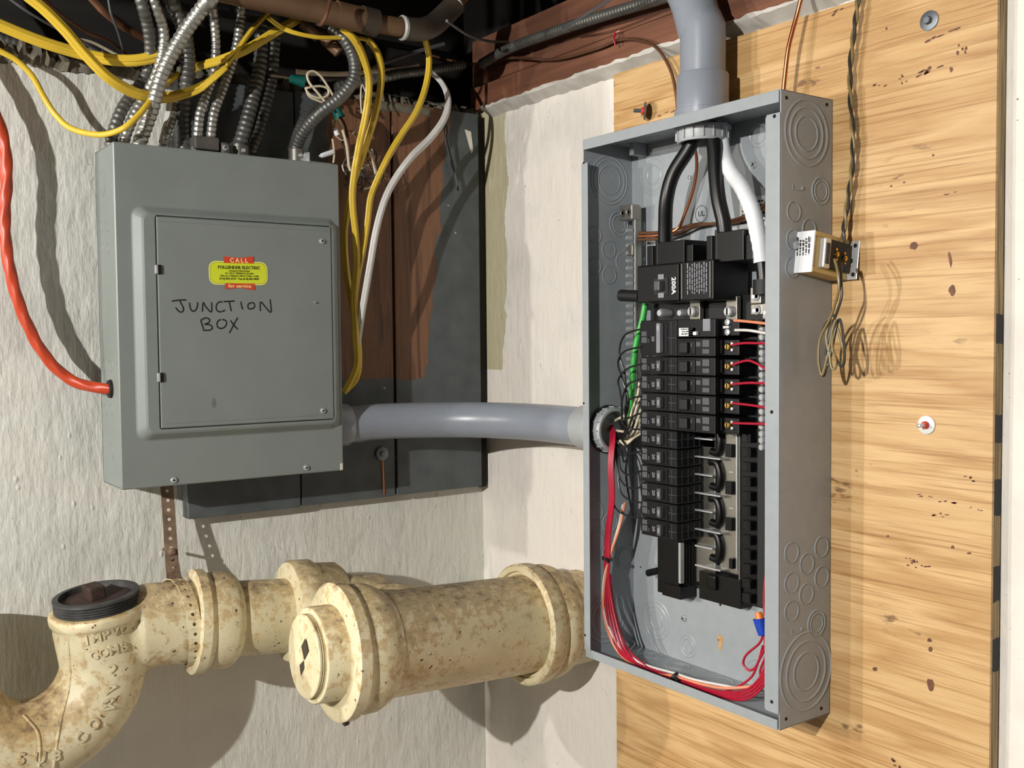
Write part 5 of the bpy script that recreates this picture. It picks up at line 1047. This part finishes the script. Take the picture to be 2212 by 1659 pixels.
# seam rib down the front
dg = bpy.context.evaluated_depsgraph_get(); dg.update(); ev = tb.evaluated_get(dg); tm = bpy.data.meshes.new_from_object(ev)
bvh = BVHTree.FromPolygons([v.co + tc for v in tm.vertices], [tuple(p.vertices) for p in tm.polygons])
def on_trap(px_, py_):
    d = (U(px_, py_, 'y', yt) - CAM).normalized(); h = bvh.ray_cast(CAM, d); return (h[0], h[1]) if h[0] is not None else (None, None)
for nm, L in (('casting_seam', [(145, 1345), (148, 1400), (152, 1450), (148, 1490), (135, 1540), (125, 1590), (118, 1640), (116, 1658)]), ('casting_seam', [(22, 1500), (50, 1545), (80, 1580), (86, 1620), (84, 1655)]), ('saddle_seam', [(20, 1470), (35, 1500), (60, 1516), (90, 1500), (108, 1475)])):
    Q = [on_trap(*p)[0] for p in L]; Q = [q for q in Q if q]
    if len(Q) > 2: s = MB(); s.tube(spline(Q, 6), .0022, 7); obj(nm, s, 'cream_iron', TR)
def emboss(ch, px_, py_, rot, size=.0175):
    P, n = on_trap(px_, py_)
    if P is None: return
    d = (U(px_ + 10 * math.cos(rot), py_ + 10 * math.sin(rot), 'y', yt) - U(px_, py_, 'y', yt)).normalized(); r_ = (d - n * d.dot(n)).normalized(); u_ = n.cross(r_)
    put_text('embossed_letter', ch, size, P + n * .0003, r_, u_, 'cream_iron', TR, .0018, offset=.0005)
for i, (ch, a, b, ro) in enumerate([(c_, 188 + i * 20, 1384 - i * 6.5, -.30) for i, c_ in enumerate('IMPVD.')] + [(c_, 203 + i * 21, 1416 - i * 6, -.26) for i, c_ in enumerate('COMB.')]): emboss(ch, a, b, ro)
for ch, a, b, ro in (('2', 241, 1448, .15), ('A', 237, 1486, 1.4), ('M', 232, 1522, 1.5), ('.', 226, 1545, 1.6), ('C', 176, 1594, -1.0), ('O', 203, 1564, -.9), ('.', 222, 1560, -.8)): emboss(ch, a, b, ro, .021)
for ch, a, b, ro in (('5', 45, 1640, -.1), ('U', 85, 1638, -.1), ('8', 122, 1632, -.25)): emboss(ch, a, b, ro, .021)
# plug on the trap top
t0 = ct + axn * .008
PLg = thing('cleanout_cap', 'rusty threaded cleanout plug sitting on the trap with a square head', 'plug', t0)
s = MB(); prof = [(.049, -.006), (.0545, -.004)]
for q in range(5): prof += [(.0572, -.002 + q * .0035), (.0548, -.0005 + q * .0035)]
prof += [(.0577, .0165), (.0572, .0195), (.0495, .0200), (.0485, .012), (.0, .011)]
s.lathe(t0, axn, prof, 64, smooth=False); obj('threaded_ring', s, 'thread_grey', PLg)
s = MB(); s.lathe(t0, axn, [(.0485, .0112), (.0480, .0125), (.0, .0135)], 40); obj('rusty_dish', s, 'rust_dark', PLg)
s = MB(); mt_ = Matrix.Translation(t0 + axn * .012) @ axn.to_track_quat('Z', 'Y').to_matrix().to_4x4() @ Matrix.Rotation(-.35, 4, 'Z'); s.box(-.022, .013, -.012, .010, 0, .019, mt_); obj('square_head', s, 'rust_dark', PLg, .0025)
# second cleanout cap just at the left edge
c9 = arc[-1] + Vector((0, 0, .070)); PL2 = thing('cleanout_cap', 'rusty cleanout plug cut off by the left edge of the view', 'plug', c9)
s = MB(); s.lathe(c9, (0, 0, 1), prof, 40); obj('threaded_ring', s, 'rust_dark', PL2)
s = MB(); s.lathe(arc[-1] + Vector((0, 0, .025)), (0, 0, 1), [(rt * .98, -.02), (.0625, .012), (.0625, .040), (.052, .042)], 40); obj('far_riser_rim', s, 'cream_iron', TR)

# ================================================================== HANGER STRAP with holes
ST_ = thing('hanger_strap', 'rusty perforated hanger strap from the junction box around the soil pipe', 'strap', U(360, 1060, 'y', -.10))
def strap(path_, wdirs, w_, cell, mat, name):
    P = resample(path_, cell); s = MB(); N = len(P)
    for i in range(N - 1):
        a, b = P[i], P[i + 1]; t = i / (N - 1); wa = wdirs(i / (N - 1)).normalized() * w_ / 2; wb = wdirs((i + 1) / (N - 1)).normalized() * w_ / 2
        c = (a + b) / 2; wm = (wa + wb) / 2; d = (b - a) / 2
        outer = [a - wa, a, a + wa, c + wm, b + wb, b, b - wb, c - wm]
        rr = .0027; dn = d.normalized() * rr; wn = wm.normalized() * rr; k = .707
        inner = [c - dn * k - wn * k, c - dn, c - dn * k + wn * k, c + wn, c + dn * k + wn * k, c + dn, c + dn * k - wn * k, c - wn]
        s.add(outer + inner, [(j, (j + 1) % 8, 8 + (j + 1) % 8, 8 + j) for j in range(8)])
    o = obj(name, s, mat, ST_); m = o.modifiers.new('solid', 'SOLIDIFY'); m.thickness = .0012; m.offset = 0; return o
p1 = spline([U(358, 1030, 'y', -.034), U(362, 1070, 'y', -.038), U(366, 1130, 'y', -.045), U(370, 1190, 'y', -.055), U(374, 1250, 'y', -.060), U(377, 1275, 'y', -.058)], 8)
strap(p1, lambda t: Vector((1, -.3 * t, 0)), .0190, .0135, 'rusty_steel', 'upper_strap')
# wrap around the pipe front
cw = BXp(U(395, 1345, 'y', -.10).x); aw = ab; e1 = Vector((0, 0, 1)); e1 = (e1 - aw * e1.dot(aw)).normalized(); e2 = aw.cross(e1).normalized()
if e2.y > 0: e2 = -e2
rw = .0638; W_ = [cw + (e1 * math.cos(q) + e2 * math.sin(q)) * rw + aw * (-.012 + .028 * q / PI) for q in [math.radians(a) for a in range(-40, 215, 6)]]
strap([p1[-4]] + W_ if False else W_, lambda t: aw, .0195, .0135, 'cream_iron', 'wrapped_strap')
strap(spline([U(371, 1200, 'y', -.060), U(377, 1232, 'y', -.075), W_[6], W_[9]], 6), lambda t: Vector((1, -.2, 0)).lerp(aw, t), .0165, .0125, 'rusty_steel', 'strap_tail')
Pb = U(372, 1193, 'y', -.060); s = MB(); s.lathe(Pb + Vector((0, .003, 0)), (0, -1, 0), [(.0062, 0), (.0062, .004), (.003, .007), (0, .007)], 14); s.tube([Pb + Vector((0, .004, 0)), Pb + Vector((-.004, .03, 0))], .0025, 8); obj('strap_bolt', s, 'rusty_steel', ST_)

# tidy helper properties
for o in bpy.data.objects:
    if '_w' in o: del o['_w']
